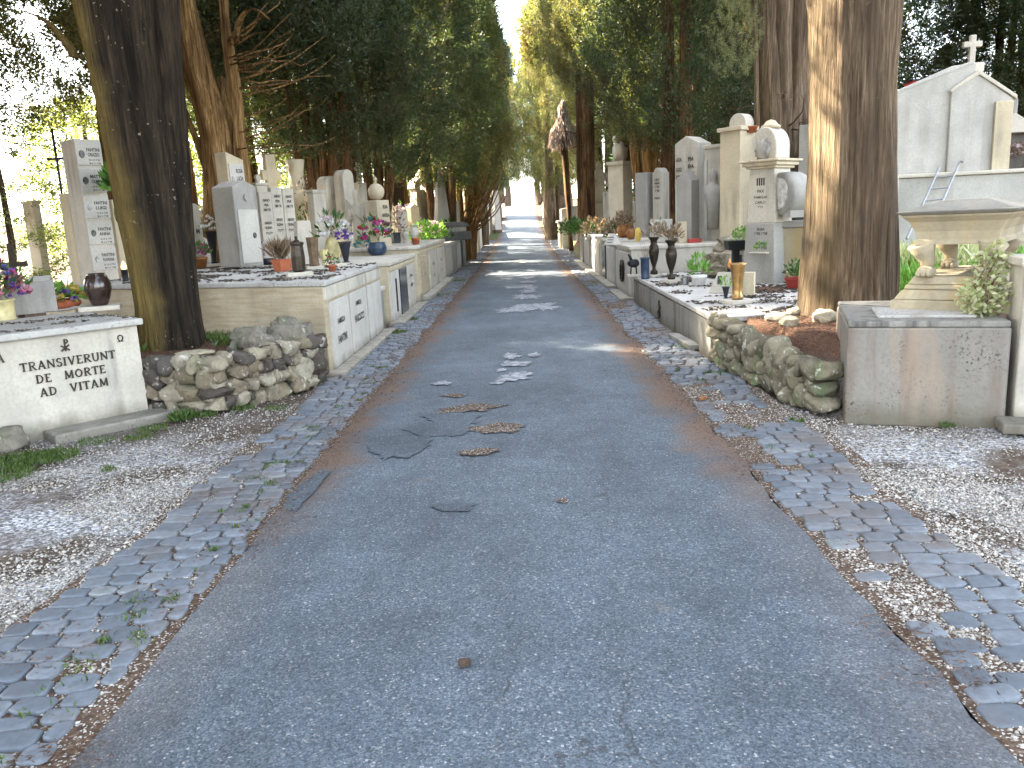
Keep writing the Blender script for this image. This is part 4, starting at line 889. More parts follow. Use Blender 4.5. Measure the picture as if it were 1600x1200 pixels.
t = thing('flat_stone', 'thin flat white stone lying on the left rubble wall by the mossy trunk', 'stone', (-2.98, 7.12, .47), .2); MB().rock((0, 0, .02), (.16, .09, .028), 3, .3, 1.2, 5).build('stone', 'pale_rock', t, smooth=True)
# ================= left tomb row
t1 = tomb('tomb', 'long cream platform tomb with three white front panels beside the rubble wall', -1, 8.28, 11.55, 3.3, 1.03, 'travertine', 'slab_litter', -2.07, .40,
          [(.16, 1.05, .09, .80, 'plaque_marble'), (1.13, 2.12, .09, .80, 'plaque_marble'), (2.2, 3.2, .09, .80, 'plaque_marble'), (.0, 1.08, .83, .97, 'white_marble'), (1.09, 2.15, .83, .97, 'white_marble'), (2.16, 3.27, .83, .97, 'white_marble')], (-.05, 3.35, .17, .085), .055)
lines_on(t1, [('FAMIGLIA', .60, .53, .060, .42), ('FANTINI', .60, .32, .085, .5), ('FAMIGLIA', 1.60, .62, .060, .42), ('PASCUCCI', 1.60, .43, .085, .55)])
t = tomb('tomb', 'low grey weathered tomb filler block between the platform tomb and the next tomb', -1, 11.68, 12.2, 2.2, .66, 'old_concrete', 'slab_litter', -2.14, 0)
t2 = tomb('tomb', 'cream tomb with one dark polished granite panel between white panels', -1, 12.35, 15.3, 2.6, 1.0, 'cream_stone', 'white_marble', -2.06, 0,
          [(.05, .85, .09, .84, 'plaque_marble'), (.95, 1.75, .07, .84, 'granite'), (1.85, 2.8, .09, .84, 'white_marble'), (.0, 2.93, .87, .93, 'cream_stone')], (-.05, 2.98, .2, .09))
lines_on(t2, [('FAMIGLIA', 2.3, .62, .05, .5), ('NARDI', 2.3, .45, .06, .45)]); MB().box(.45, -.036, .2, .05, .02, .52).build('slit_strip', 'bronze_dark', t2)  # dark strip set on the panel in place of its vertical slit
t3 = tomb('tomb', 'tall cream tomb with pilasters and bronze lettered panels farther down the left row', -1, 15.75, 21.2, 2.6, 1.12, 'cream_stone', 'white_marble', -2.04, 0,
          [(.1, 1.5, .16, .9, 'travertine'), (1.8, 3.2, .12, .95, 'white_marble'), (3.45, 5.2, .12, .95, 'white_marble'), (0, 5.4, .97, 1.03, 'cream_stone')], (.3, 5.4, .2, .14))
lines_on(t3, [('FAMIGLIA', 2.5, .62, .07, .8), ('RIPOSO', 2.5, .36, .07, .8), ('FAMIGLIA', 4.3, .62, .07, .8), ('PACE', 4.3, .36, .08, .7), ('IN', .8, .5, .08, .3)])
tomb('tomb', 'plain grey tomb covered by plants behind the tall cream tomb', -1, 21.5, 27.0, 2.4, .98, 'grey_stone', 'slab_litter', -2.06, 0, [(.2, 1.9, .1, .85, 'grey_stone'), (2.1, 3.6, .1, .85, 'old_concrete'), (3.8, 5.3, .1, .85, 'grey_stone')])
tomb('tomb', 'short dark brown stone tomb end closing the near part of the left row', -1, 27.3, 28.6, 2.2, 1.25, 'dark_stone', 'dark_stone', -2.0, 0)
tomb('tomb', 'sunlit cream tomb block set back by the light streak on the left', -1, 33.5, 35.6, 2.2, 1.3, 'cream_stone', 'white_marble', -1.95, 0, [(.1, .9, .1, 1.1, 'travertine'), (1.1, 2.0, .1, 1.1, 'cream_stone')])
tomb('tomb', 'second sunlit cream tomb block farther along the left side', -1, 37, 40.5, 2.2, 1.25, 'cream_stone', 'white_marble', -1.95, 0, [(.2, 1.6, .1, 1.05, 'white_marble')])
tomb('tomb', 'farthest pale tomb block visible on the left side of the lane', -1, 43, 52, 2.4, 1.3, 'grey_stone', 'white_marble', -2.0, 0)
# ================= left gravestones
def nm(a, z, hh=.028): return [(a, 0, z, hh, .6)]
fam = [('FANTINI', 'ORAZIO'), ('MATTEI', 'OLIMPIA'), ('FANTINI', 'LUIGI'), ('FANTINI', 'ANNA'), ('FANTINI', 'FLAVIANA')]
ls = []
for i, (a, b_2) in enumerate(fam):
    z_ = .845-i*.178; ls += [(a, .16, z_+.075, .022, .5), (b_2, .16, z_+.042, .022, .44), ('N 12 3 1901', .18, z_+.012, .011, .42), ('M 4 11 1968', .18, z_-.010, .011, .42)]
s1, w1, h1, d1 = stele('name_stele', 'tall pale stele stacked with five portrait name plaques left of the mossy trunk', 141, 10.4, 219, 35, 18, 52, 'white_marble', z0=.93, lines=ls,
      plq=[(-.49, .49, .815-i*.178+.012, .985-i*.178) for i in range(5)], portrait=[(-.28, .90, .15, 'photo_dark'), (-.28, .725, .15, 'photo_dark'), (-.27, .545, .12, 'photo_light'), (-.27, .37, .13, 'photo_dark'), (-.27, .19, .12, 'photo_light')])
x1 = s1.location.x
MB().box(0, .02, -.16, w1*2.0, d1*1.9, .16).build('plinth', 'cream_stone', s1, bevel=.012); MB().box(-.05, .05, -.50, w1*3.0, d1*2.4, .34).build('base', 'cream_stone', s1, bevel=.015)
stele('stone_slab', 'plain cream slab standing just left behind the five plaque stele', 114, 10.95, 302, 20, 12, 52, 'cream_stone', z0=.55)
stele('stone_slab', 'plain cream slab standing right behind the five plaque stele by the trunk', 192, 10.95, 312, 36, 8, 52, 'cream_stone', z0=.55)
q = D(180, 290, 10.2); t = thing('hanging_plant', 'green leafy hanging plant beside the five plaque stele', 'plant', (q.x, q.y, q.z)); bouquet(t, (0, 0, -.02), .14, .18, [], ('leaf_bright', 60, .14), 0, 5); bouquet(t, (.02, 0, .02), .11, .16, [('petal_yellow', 3, .06)], ('leaf_green', 110, .13), 0, 6); MB().rock((.05, -.02, -.34), (.085, .085, .15), 3, .12, 1, 2).build('basket', 'leaf_green', t, smooth=True); MB().tube([(.05, -.02, -.2), (.03, 0, 0), (.0, .2, .2)], .006, 6).build('wire', 'black_iron', t)
t = pot('grave_candle', 'small black grave candle with a lit flame at the foot of the name stele', 196, 436, .86, 418, 11, 'cyl', 'black_iron', 'grave candle', P=Vector((D(196, 436, 9.9).x, 9.9, .86))); MB().lathe([(.02, 0), (.03, .03), (.012, .08), (.0, .1)], 10, c=(0, 0, .15)).build('flame', 'flame', t, smooth=True); t.location.z = 1.0
x, Y = D(101, 330, 13.5).x, 13.5; t = thing('iron_cross', 'tall thin iron cross on a slender rod at the left', 'cross', (x, Y, .4)); hz = ZT(92, 200, Y)-.4; mb = MB(); mb.box(0, 0, 0, .028, .028, hz)
for k in range(9): mb.box(0, 0, hz*.3+k*hz*.065, .075, .045, .018)
mb.build('rod', 'black_iron', t); mb = MB(); mb.box(0, 0, hz*.83, .26, .032, .035); [mb.rock((s * .13, 0, hz*.83+.017), (.03, .03, .03), 1, 0) for s in (-1, 1)]; mb.build('crossbar', 'black_iron', t)
stele('stone_pillar', 'sunlit stone pillar with a small roof cap far left beyond the name stele', 50, 15.5, 318, 10, 14, 50, 'cream_stone', z0=.4, cap=.05, cat='pillar')
t = thing('wooden_cross', 'low dark wooden cross behind the bouquet at the left edge', 'cross', (D(18, 400, 9.6).x, 9.6, .4), rad(20)); cross_mb(MB(), ZT(18, 380, 9.6)-.4, .30, .06, .78).build('cross', 'dark_wood', t, bevel=.004)
t = thing('book_plaque', 'open book shaped pale plaque on a dark stand behind the inscribed tomb', 'plaque', (D(58, 400, 12.5).x, 12.5, .42), rad(25)); o = MB().box(0, 0, .55, .30, .22, .03).build('book', 'plaque_marble', t, bevel=.004); o.rotation_euler = (rad(18), 0, 0); MB().box(0, .05, 0, .05, .05, .6).build('stand', 'black_iron', t)
t = thing('grave_border', 'dark low grave rail and planted border behind the headstone slab', 'grave border', (D(75, 420, 12).x, 12.0, .42)); mb = MB(); mb.box(0, 0, .35, 1.5, .04, .035); [mb.box(k*.36-.72, 0, 0, .035, .035, .36) for k in range(5)]; mb.build('rail', 'black_iron', t); bouquet(t, (.35, .25, .18), .3, .2, [('petal_pink', 4, .05)], ('leaf_dry', 160, .09), 0, 8)
for k, (px, Y, top, wf, ws, tp) in enumerate([(300, 13.2, 318, 16, 8, 'arch'), (322, 15.2, 325, 12, 8, 'arch'), (306, 13.9, 368, 22, 6, 'gable')]):
    stele('gravestone', ['slim white round topped gravestone just right of the mossy trunk', 'small pale round topped gravestone left of the tallest grey stele', 'low white gabled gravestone peeping out from the mossy trunk'][k], px, Y, top, wf, ws, 58, 'white_marble', tp, lines=[('M', 0, .7, .05, .3), ('ANNO', 0, .55, .04, .5), ('1921', 0, .42, .04, .5)])
stele('gravestone', 'tall grey stele with a relief panel standing at the back of the platform tomb', 369, 11.9, 282, 34, 30, 60, 'grey_stone', 'gable', 1.03, .22, plq=[(-.40, .42, .04, .66)], portrait=[(.2, .36, .10, 'photo_dark'), (0, .80, .12, 'grey_stone')])
stele('gravestone', 'cream stele with slanted top rising behind the grey relief stele', 367, 13.0, 238, 24, 16, 60, 'cream_stone', 'slope', .5, .35, plq=[(-.42, .45, .48, .7), (-.42, .45, .72, .92)], portrait=[(-.25, .82, .12, 'photo_light')], lines=[('ROSA', .15, .86, .026, .4), ('LUCIA', .15, .81, .026, .4), ('1903 1971', .15, .77, .014, .4), ('ANGELO', .15, .62, .024, .4), ('1899 1962', .15, .57, .014, .4)])
for k, (px, Y, top, wf, lb) in enumerate([(414, 15.3, 300, 18, 'left slab of the name tablet group with dark inscriptions'), (432, 15.5, 293, 16, 'middle slab of the name tablet group behind the grass planter'), (450, 15.8, 294, 16, 'right slab of the name tablet group beside the ivy column')]):
    stele('name_tablet', lb, px, Y, top, wf, 5, 52, 'white_marble', z0=.5, lines=[(s, 0, z_, .026, .55) for s, z_ in (('GINO', .9), ('PIA', .85), ('1888 1950', .8), ('SERGIO', .66), ('ELENA', .61), ('1910 1979', .55), ('UGO', .42), ('1930', .36))])
stele('gravestone', 'small white block with a peg top above the name tablets', 408, 15.9, 290, 16, 10, 52, 'white_marble', cap=.05, cross=(.16, .1, .07))
t, w_, h_, d_ = stele('stone_cross', 'large pale stone cross rising behind the name tablets', 428, 17.2, 240, 14, 5, 55, 'cream_stone', 'flat', cat='cross'); MB().box(0, 0, h_*.80, w_*1.9, d_*.9, .2).build('crossbar', 'cream_stone', t, bevel=.01)
x = D(465, 300, 17.5).x; t = thing('stone_column', 'pale column with a flared capital and dark ivy beside the name tablets', 'column', (x, 17.5, .45)); hz = ZT(458, 250, 17.5)-.45; MB().lathe([(.22, 0), (.22, .1), (.15, .14), (.13, hz*.62), (.2, hz*.68), (.24, hz*.74), (.16, hz*.76), (.16, hz*.9), (.2, hz)], 18).build('shaft', 'cream_stone', t, smooth=True); bouquet(t, (.12, -.1, hz*.72), .2, .35, [], ('leaf_dry', 90, .08), 0, 9); bouquet(t, (.1, -.1, hz*.5), .15, .4, [], ('leaf_green', 90, .07), 0, 10)
stele('gravestone', 'blunt white tapered marker stone in front of the ivy column', 470, 13.6, 345, 26, 6, 52, 'white_marble', 'taper', .9, .38)
stele('gravestone', 'small pedestal gravestone with a moulded cap right of the ivy column', 496, 17.0, 302, 18, 10, 55, 'white_marble', cap=.07, z0=.6)
stele('gravestone', 'white arched gravestone left of the statue grave', 515, 18.2, 275, 18, 14, 58, 'white_marble', 'arch', .6, portrait=[(0, .78, .2, 'grey_stone')])
t, w_, h_, d_ = stele('gravestone', 'tall white rounded gravestone beside the white angel statue', 541, 18.0, 265, 16, 14, 58, 'white_marble', 'arch', .6, lines=[('BRUNO', 0, .5, .025, .6), ('LIVIA', 0, .44, .025, .6), ('1931', 0, .38, .025, .5)])
x = D(556, 320, 17.4).x; t = thing('angel_statue', 'small white praying angel statue beside the tall rounded gravestone', 'statue', (x, 17.4, .9)); hz = ZT(556, 294, 17.4)-.9; mb = MB(); mb.lathe([(.14, 0), (.15, hz*.1), (.11, hz*.45), (.12, hz*.68), (.05, hz*.78), (.045, hz*.81), (.065, hz*.88), (.06, hz*.95), (.0, hz)], 16); mb.tube([(-.11, 0, hz*.7), (-.13, -.08, hz*.52), (0, -.14, hz*.62)], [.04, .035, .025], 8); mb.tube([(.11, 0, hz*.7), (.13, -.08, hz*.52), (0, -.14, hz*.62)], [.04, .035, .025], 8); mb.build('figure', 'white_marble', t, smooth=True); mb = MB(); [mb.prof([(s*.05, hz*.4), (s*.2, hz*.5), (s*.22, hz*.85), (s*.06, hz*.72)][::s], .06, .09) for s in (1, -1)]; mb.build('wings', 'white_marble', t)
t, w_, h_, d_ = stele('gravestone', 'slender white pillar with a small cross behind the angel statue', 565, 21, 285, 12, 9, 58, 'white_marble', z0=.6, cross=(.5, .22, .09), lines=[('RIP', 0, .5, .03, .6)])
t, w_, h_, d_ = stele('gravestone', 'cream gravestone topped by a large stone ball with a small cross', 590, 17.0, 313, 18, 18, 60, 'cream_stone', z0=.9, lines=[(s, .1, z_, .06, .6) for s, z_ in (('IDA', .85), ('ANGELA', .7), ('MARIO', .55), ('1940', .42))]); mb = MB(); rb = PXW(12.5, 17); mb.lathe([(rb*math.cos(a), h_+rb+rb*math.sin(a)) for a in [rad(q) for q in range(-80, 91, 10)]], 22); mb.build('ball', 'cream_stone', t, smooth=True); cross_mb(MB(), .14, .08, .035, z=h_+2*rb-.01).build('cross', 'cream_stone', t)
stele('gravestone', 'dark weathered wooden looking monument left of the arched aedicule', 620, 30, 290, 16, 10, 60, 'dark_wood', cap=.1)
x = D(659, 300, 31).x; t = thing('aedicule', 'arched cream stone aedicule with a cross on top and an open niche', 'shrine', (x, 31, .45), rad(38)); hz = ZT(659, 282, 31)-.45
mb = MB(); mb.box(-.30, 0, 0, .16, .5, hz-.3); mb.box(.30, 0, 0, .16, .5, hz-.3); o_ = [(.45*math.cos(rad(a)), hz-.3+.45*math.sin(rad(a))) for a in range(0, 181, 10)]; i_ = [(.22*math.cos(rad(a)), hz-.3+.22*math.sin(rad(a))) for a in range(180, -1, -10)]
for k in range(18): mb.prof([o_[k], o_[k+1], i_[17-k], i_[18-k]][::1], -.27, .27)
mb.build('arch', 'cream_stone', t, bevel=.01); MB().box(0, .2, 0, .46, .06, hz-.32).build('back_panel', 'grey_stone', t); mb = MB(); mb.lathe([(.22, hz+.13), (.2, hz+.2), (.12, hz+.26), (.08, hz+.36)], 14); mb.build('finial', 'cream_stone', t, smooth=True); cross_mb(MB(), .5, .3, .09, z=hz+.33).build('cross', 'cream_stone', t, bevel=.01)
x = D(688, 300, 27).x; t = thing('tapered_stone', 'grey tapering stone finial monument on the dark stepped tomb', 'gravestone', (x, 27, 1.2), rad(30)); hz = ZT(686, 285, 27)-1.2; MB().box(0, 0, 0, .5, .4, hz, taper=.5).build('body', 'grey_stone', t, bevel=.02); MB().lathe([(.1, hz), (.12, hz+.1), (.05, hz+.2), (.04, hz+.5), (.0, hz+.56)], 12).build('finial', 'grey_stone', t, smooth=True)
x = D(698, 340, 25).x; t = thing('sarcophagus', 'dark weathered stepped sarcophagus with stacked lids in the left row', 'sarcophagus', (x-.1, 25, .95), rad(60)); mb = MB(); mb.box(0, 0, 0, 1.5, 1.0, .25); mb.build('base', 'dark_stone', t, bevel=.02); MB().box(0, 0, .25, 1.25, .8, .15).build('chest', 'grey_stone', t, bevel=.02); MB().box(0, 0, .40, 1.5, .95, .14, taper=.8).build('lid', 'dark_stone', t, bevel=.02)
stele('gravestone', 'small bright white slab behind the golden fanning trunk', 712, 29, 314, 8, 4, 55, 'white_marble', z0=.9)
for k, (px, Y, top, wf) in enumerate([(738, 34, 316, 9), (752, 41, 322, 7), (775, 46, 298, 10), (760, 44, 318, 6), (786, 60, 318, 5)]):
    stele('gravestone', ['pale gravestone just behind the golden fanning trunk', 'tiny white gravestone between the far left tombs', 'grey tapered obelisk near the far end of the left row', 'small pale gravestone left of the far grey obelisk', 'last tiny pale gravestone on the left of the lane'][k], px, Y, top, wf, wf*.5, 55, 'white_marble' if k != 2 else 'grey_stone', 'taper' if k == 2 else 'flat', gz(Y)+.5, .22)
for k, (px, Y, top, wf, tp, lb) in enumerate([(607, 25, 305, 10, 'arch', 'small round topped stone behind the ball topped gravestone'), (480, 22, 318, 12, 'flat', 'low white stone seen between the marker stone and pedestal'), (290, 17, 300, 10, 'flat', 'pale post like stone at the right edge of the mossy trunk'), (645, 24, 318, 12, 'gable', 'small gabled cream stone under the aedicule'), (532, 24, 298, 9, 'flat', 'narrow white stone glimpsed between the two arched gravestones')]):
    stele('gravestone', lb, px, Y, top, wf, wf*.6, 56, 'cream_stone' if k == 3 else 'white_marble', tp)
# ---- pots on the left tombs
z1 = 1.001
def P1(px, py): q = G(px, py, z1); return q
pot('grave_vase', 'black cone grave vase with white flowers in front of the grey relief stele', 336, 416, z1, 366, 19, 'cone', 'black_iron', fl=(15, 24, [('petal_white', 16, .5)], ('leaf_green', 30, .5), 0), slab=1.3, seed=11)
pot('flower_pot', 'dark pot of small magenta cyclamen at the right edge of the mossy trunk', 313, 420, z1, 402, 26, 'pot', 'copper_brown', 'flower pot', fl=(17, 22, [('petal_magenta', 22, .34)], ('leaf_green', 70, .5), 0), seed=12)
pot('flower_pot', 'red and pink flowers in dark green leaves right of the grey relief stele', 401, 414, z1, 396, 22, 'pot', 'dark_pot', 'flower pot', fl=(13, 34, [('petal_red', 9, .5)], ('leaf_green', 80, .5), 0), seed=13)
pot('flower_pot', 'pale dried flower cushion next to the terracotta grass planter', 420, 414, z1, 404, 26, 'bowl', 'grey_stone' if False else 'dark_pot', 'flower pot', fl=(17, 28, [('petal_pale', 50, .22), ('petal_white', 30, .2)], None, 0), seed=14)
pot('window_box', 'terracotta window box full of dry grassy stalks on the platform tomb', 442, 424, z1, 405, 36, 'pot', 'terracotta', 'planter', fl=(19, 44, [], ('leaf_dry', 240, 1.6), 0, 1), seed=15, n=4, sq=.6)
t = pot('grave_lantern', 'dark bronze grave lantern on a white slab at the platform corner', 468, 431, z1, 384, 23, 'hex', 'bronze_dark', 'grave lantern', slab=1.7, n=8, seed=16); MB().lathe([(.03, 0), (.035, .02), (.012, .035), (.02, .06), (0, .07)], 8, c=(0, 0, .045+48*8.9/F)).build('lid_knob', 'bronze_dark', t, smooth=True)
pot('bronze_vase', 'tall streaky brown bronze vase behind the dark lantern', 492, 421, z1, 377, 22, 'taper', 'wood_brown', slab=1.2, n=8)
pot('bronze_vase', 'smaller ochre vase partly behind the streaky bronze vase', 508, 416, z1, 390, 15, 'taper', 'beige_ceramic', n=8)
pot('flower_vase', 'cream fluted vase with white orchids on the platform tomb', 522, 410, z1, 372, 24, 'bulge', 'beige_ceramic', fl=(28, 36, [('petal_white', 20, .36), ('petal_pale', 8, .3)], ('leaf_green', 50, .45), 6), seed=17, flute=10)
pot('flower_pot', 'tiny terracotta pot of mixed greenery at the platform edge', 520, 424, z1, 414, 14, 'pot', 'terracotta', 'flower pot', fl=(11, 16, [('petal_white', 8, .4), ('petal_red', 5, .4)], ('leaf_green', 50, .6), 0), seed=18)
pot('grave_vase', 'black square grave vase with violet blooms at the platform edge', 541, 410, z1, 378, 21, 'cone', 'dark_pot', fl=(15, 18, [('petal_purple', 14, .5), ('petal_white', 6, .5)], None, 0), seed=19, n=4)
t = thing('marble_offcut', 'small white marble block lying at the edge of the platform tomb', 'stone block', (G(532, 417, z1).x, G(532, 417, z1).y, z1), .4); MB().box(0, 0, 0, .16, .12, .05).build('block', 'white_marble', t, bevel=.005)
z2 = .971
pot('flower_pot', 'dark purple pot with sword shaped green leaves and dry blooms', 562, 392, z2, 364, 24, 'pot', 'purple_pot', 'flower pot', fl=(22, 44, [('petal_dry', 16, .25), ('petal_red', 3, .25)], ('leaf_bright', 34, 1.5), 0, 1), seed=20)
pot('flower_bowl', 'round blue black bowl with red and magenta artificial flowers', 590, 399, z2, 379, 30, 'bowl', 'navy_pot', 'flower pot', fl=(26, 38, [('petal_red', 14, .36), ('petal_magenta', 12, .36), ('petal_teal', 6, .4)], ('leaf_green', 70, .4), 0), seed=21)
pot('flower_pot', 'teal tinted artificial flowers left of the blue black bowl', 568, 396, z2, 390, 18, 'bowl', 'dark_pot', 'flower pot', fl=(13, 22, [('petal_teal', 22, .5)], None, 0), seed=22)
pot('grave_vase', 'charcoal square grave vase with tall dry pale flowers', 618, 388, z2, 364, 20, 'cyl', 'granite', fl=(18, 34, [('petal_dry', 24, .28), ('petal_pale', 14, .26)], ('leaf_dry', 40, .4), 6), seed=23, n=4)
z3 = 1.091
pot('stone_urn', 'white lidded stone urn on the cream pilaster tomb', 648, 380, z3, 352, 17, 'urn', 'white_marble', 'urn'); pot('stone_urn', 'small white footed urn left of the lidded stone urn', 634, 379, z3, 360, 12, 'urn', 'white_marble', 'urn')
pot('flower_pot', 'small orange terracotta pot below the lidded white urn', 650, 382, z3, 372, 14, 'pot', 'terracotta', 'flower pot')
pot('flower_vase', 'dark vase with a wide bouquet of pink and white flowers above the white urns', 634, 370, z3, 352, 13, 'cone', 'dark_pot', fl=(24, 34, [('petal_pale', 24, .34), ('petal_white', 18, .3)], ('leaf_green', 40, .35), 0), seed=24)
pot('grave_lantern', 'small silver grave lantern near the lane edge of the pilaster tomb', 680, 369, z3, 357, 10, 'hex', 'steel_grey', 'grave lantern', n=8); pot('flower_pot', 'round dark clipped plant in a low pot left of the silver lantern', 665, 370, z3, 363, 12, 'pot', 'dark_pot', 'flower pot', fl=(9, 12, [], ('leaf_green', 90, .5), 0), seed=25)
pot('flower_pot', 'dusty pink flower cluster in front of the dark stepped sarcophagus', 668, 352, z3, 347, 10, 'pot', 'dark_pot', 'flower pot', P=Vector((D(668, 352, 23).x, 23, z3)), fl=(26, 22, [('petal_pale', 60, .2), ('petal_pink', 20, .2)], None, 0), seed=26)
for k, (px, lb) in enumerate([(703, 'spiky green agave plants spilling over the plain grey tomb'), (722, 'low green shrubs at the far end of the plain grey tomb'), (735, 'dark red flowers at the end of the plain grey tomb')]):
    Y = 22.5+k*2.2; t = thing('planter_shrub', lb, 'plant', (-2.6+k*.1, Y, .94)); bouquet(t, (0, 0, .2), .55-.1*k, .35, [('petal_red', 24, .09)] if k == 2 else [], ('leaf_bright' if k == 0 else 'leaf_green', 240, .17), 0, 30+k)

# leaf litter lying on the tomb tops
def s_top1(r):
    x, y = r.uniform(-5.2, -2.1), r.uniform(8.3, 13); s = (-2.07-x)*.40
    if not (8.35+s < y < 11.5+s) or nz(x, y, 2.2, 40)+.5*nz(x, y, 7, 3) < .12: return None
    return (x, y, 1.006)
strew('leaf_litter', 2000, 'litter_grey', s_top1, (.03, .08), (.012, .03), (-.03, .2), 41, kind='stuff')
def s_top2(r):
    x, y = r.uniform(1.95, 4.15), r.uniform(8.25, 14.2)
    if nz(x, y, 2.2, 44)+.5*nz(x, y, 7, 3)+.12*(x-3) < .08: return None
    return (x, y, .479)
strew('leaf_litter', 3600, 'litter_grey', s_top2, (.03, .08), (.012, .03), (-.03, .2), 42, kind='stuff')
def s_top3(r):
    p = onL(r.uniform(-1.7, 0), r.uniform(0, 1.1))
    if nz(p.x, p.y, 3, 48) < .15: return None
    return (p.x, p.y, .862)
strew('leaf_litter', 500, 'litter_grey', s_top3, (.02, .05), (.008, .02), (-.03, .2), 43, kind='stuff')
EXTRA = [(336, 18.5, 335, 9, 'flat', 'narrow cream stone behind the black cone vase'), (392, 20, 330, 9, 'arch', 'rounded white stone between the grey stele and the name tablets'), (441, 22, 312, 8, 'flat', 'far white slab behind the large stone cross'), (505, 24, 306, 8, 'gable', 'little gabled stone behind the pedestal gravestone'),
         (599, 29, 310, 8, 'flat', 'faint pale stone just right of the ball topped gravestone'), (612, 24, 322, 9, 'arch', 'low pale rounded stone under the dark monument'), (628, 21, 330, 10, 'flat', 'white slab behind the wide pink bouquet'), (668, 36, 312, 7, 'flat', 'pale stone right of the arched aedicule')]
for px, Y, top, wf, tp, lb in EXTRA: stele('gravestone', lb, px, Y, top, wf, wf*.6, 56, 'white_marble', tp)
# ================= right side: near concrete block, sarcophagus, edge pillar
rzR = -math.atan2(.31, .97); OR_ = Vector((2.26, 5.66, -.02))
def onR(lx, ly, z=0): v = Vector((lx, ly, 0)); v.rotate(Matrix.Rotation(rzR, 3, 'Z')); return Vector((OR_.x+v.x, OR_.y+v.y, z))
tR = thing('tomb_block', 'large pitted concrete tomb block carrying the carved sarcophagus', 'tomb', OR_, rzR)
MB().box(.505, .65, 0, 1.01, 1.3, .70).build('body', 'pitted_concrete', tR, bevel=.012)
MB().box(.505, .65, .701, 1.0, 1.29, .045).build('top_slab', 'old_concrete', tR, bevel=.012)
MB().box(.52, .42, .747, .62, .5, .018).build('inset_slab', 'slab_litter', tR, bevel=.004)
sP = onR(.84, .80, .728); ts = thing('sarcophagus', 'carved yellowish stone sarcophagus on lion feet and three steps with a hipped lid', 'sarcophagus', (sP.x, sP.y, sP.z), rad(-38))
LN = 1.15
def slab2(mb, w0, l0, z0, w1, l1, z1_): return mb.add([(-w0/2, -.30-(l0-LN)/2, z0), (w0/2, -.30-(l0-LN)/2, z0), (w0/2, LN-.30+(l0-LN)/2, z0), (-w0/2, LN-.30+(l0-LN)/2, z0), (-w1/2, -.30-(l1-LN)/2, z1_), (w1/2, -.30-(l1-LN)/2, z1_), (w1/2, LN-.30+(l1-LN)/2, z1_), (-w1/2, LN-.30+(l1-LN)/2, z1_)], [(3, 2, 1, 0), (4, 5, 6, 7), (0, 1, 5, 4), (1, 2, 6, 5), (2, 3, 7, 6), (3, 0, 4, 7)])
for z0, h_, w0, w1 in ((0, .085, .80, .80), (.086, .07, .77, .68), (.157, .035, .66, .64), (.193, .06, .62, .55)):
    slab2(MB(), w0, LN+w0-.62, z0, w1, LN+w1-.62, z0+h_).build('step', 'sarcophagus_stone', ts, bevel=.012)
for sx in (-.19, .19):
    for sy in (-.22, .62):
        mb = MB(); mb.rock((sx, sy-.05, .285), (.062, .10, .042), 3, .16, 2, sx*9+sy)
        mb.tube([(sx, sy-.01, .28), (sx*1.02, sy-.015, .36), (sx*1.12, sy-.03, .42), (sx*1.22, sy-.05, .49)], [.045, .05, .072, .10], 12)
        for k in range(3): mb.rock((sx-.035+k*.035, sy-.13, .275), (.02, .035, .024), 2, .1, 2, k)
        mb.build('lion_foot', 'sarcophagus_stone', ts, smooth=True)
mb = MB(); prof = [(.50, .485), (.56, .485), (.56, .51), (.53, .525), (.55, .58), (.62, .65), (.70, .685), (.72, .70)]
for (a, za), (b_, zb) in zip(prof, prof[1:]): slab2(mb, a, LN+a-.56, za, b_, LN+b_-.56, zb+.0005)
mb.build('chest', 'sarcophagus_stone', ts)
slab2(MB(), .72, LN+.16, .702, .78, LN+.22, .725).build('lid_rim', 'lid_stone', ts, bevel=.006)
slab2(MB(), .75, LN+.19, .726, .30, LN-.45, .80).build('lid', 'lid_stone', ts, bevel=.01)
eP = onR(1.045, -.02, -.02); te = thing('gravestone', 'tall pale marble slab cut by the right picture edge beside the pitted concrete block', 'gravestone', eP, rzR)
MB().box(.42, .2, 0, .82, .4, 1.10).build('body', 'white_marble', te, bevel=.015); MB().box(.42, .2, 1.101, .88, .46, .06).build('cap', 'white_marble', te, bevel=.012); MB().box(.36, -.10, .03, .92, .24, .07).build('plinth', 'old_concrete', te, bevel=.014)
q = onR(.90, .30, .74); t = thing('ivy_bush', 'sunlit pale leafed ivy bush spilling between the sarcophagus and the right edge slab', 'shrub', (q.x, q.y, .74)); r = np.random.default_rng(40); n = 640; Pq = np.concatenate([nrm(r.normal(size=(400, 3)))*np.array([.17, .15, .17])*r.random((400, 1))**.35+np.array([-.03, -.02, .12]), nrm(r.normal(size=(240, 3)))*np.array([.12, .11, .18])*r.random((240, 1))**.35+np.array([.06, .05, .33])]); dq = nrm(r.normal(size=(n, 3))*np.array([1, 1, .5])); v, f = kites(Pq, dq, r.uniform(.03, .05, n), r.uniform(.024, .038, n), r); np_obj('leaves', v, f, 'leaf_pale_lit', t); mb = MB(); [mb.tube([(0, 0, -.01), (r.normal(0, .06), r.normal(0, .06), .2), (r.normal(0, .1), r.normal(0, .1), .42)], [.008, .006, .003], 5) for _ in range(7)]; mb.build('stems', 'leaf_dry', t)
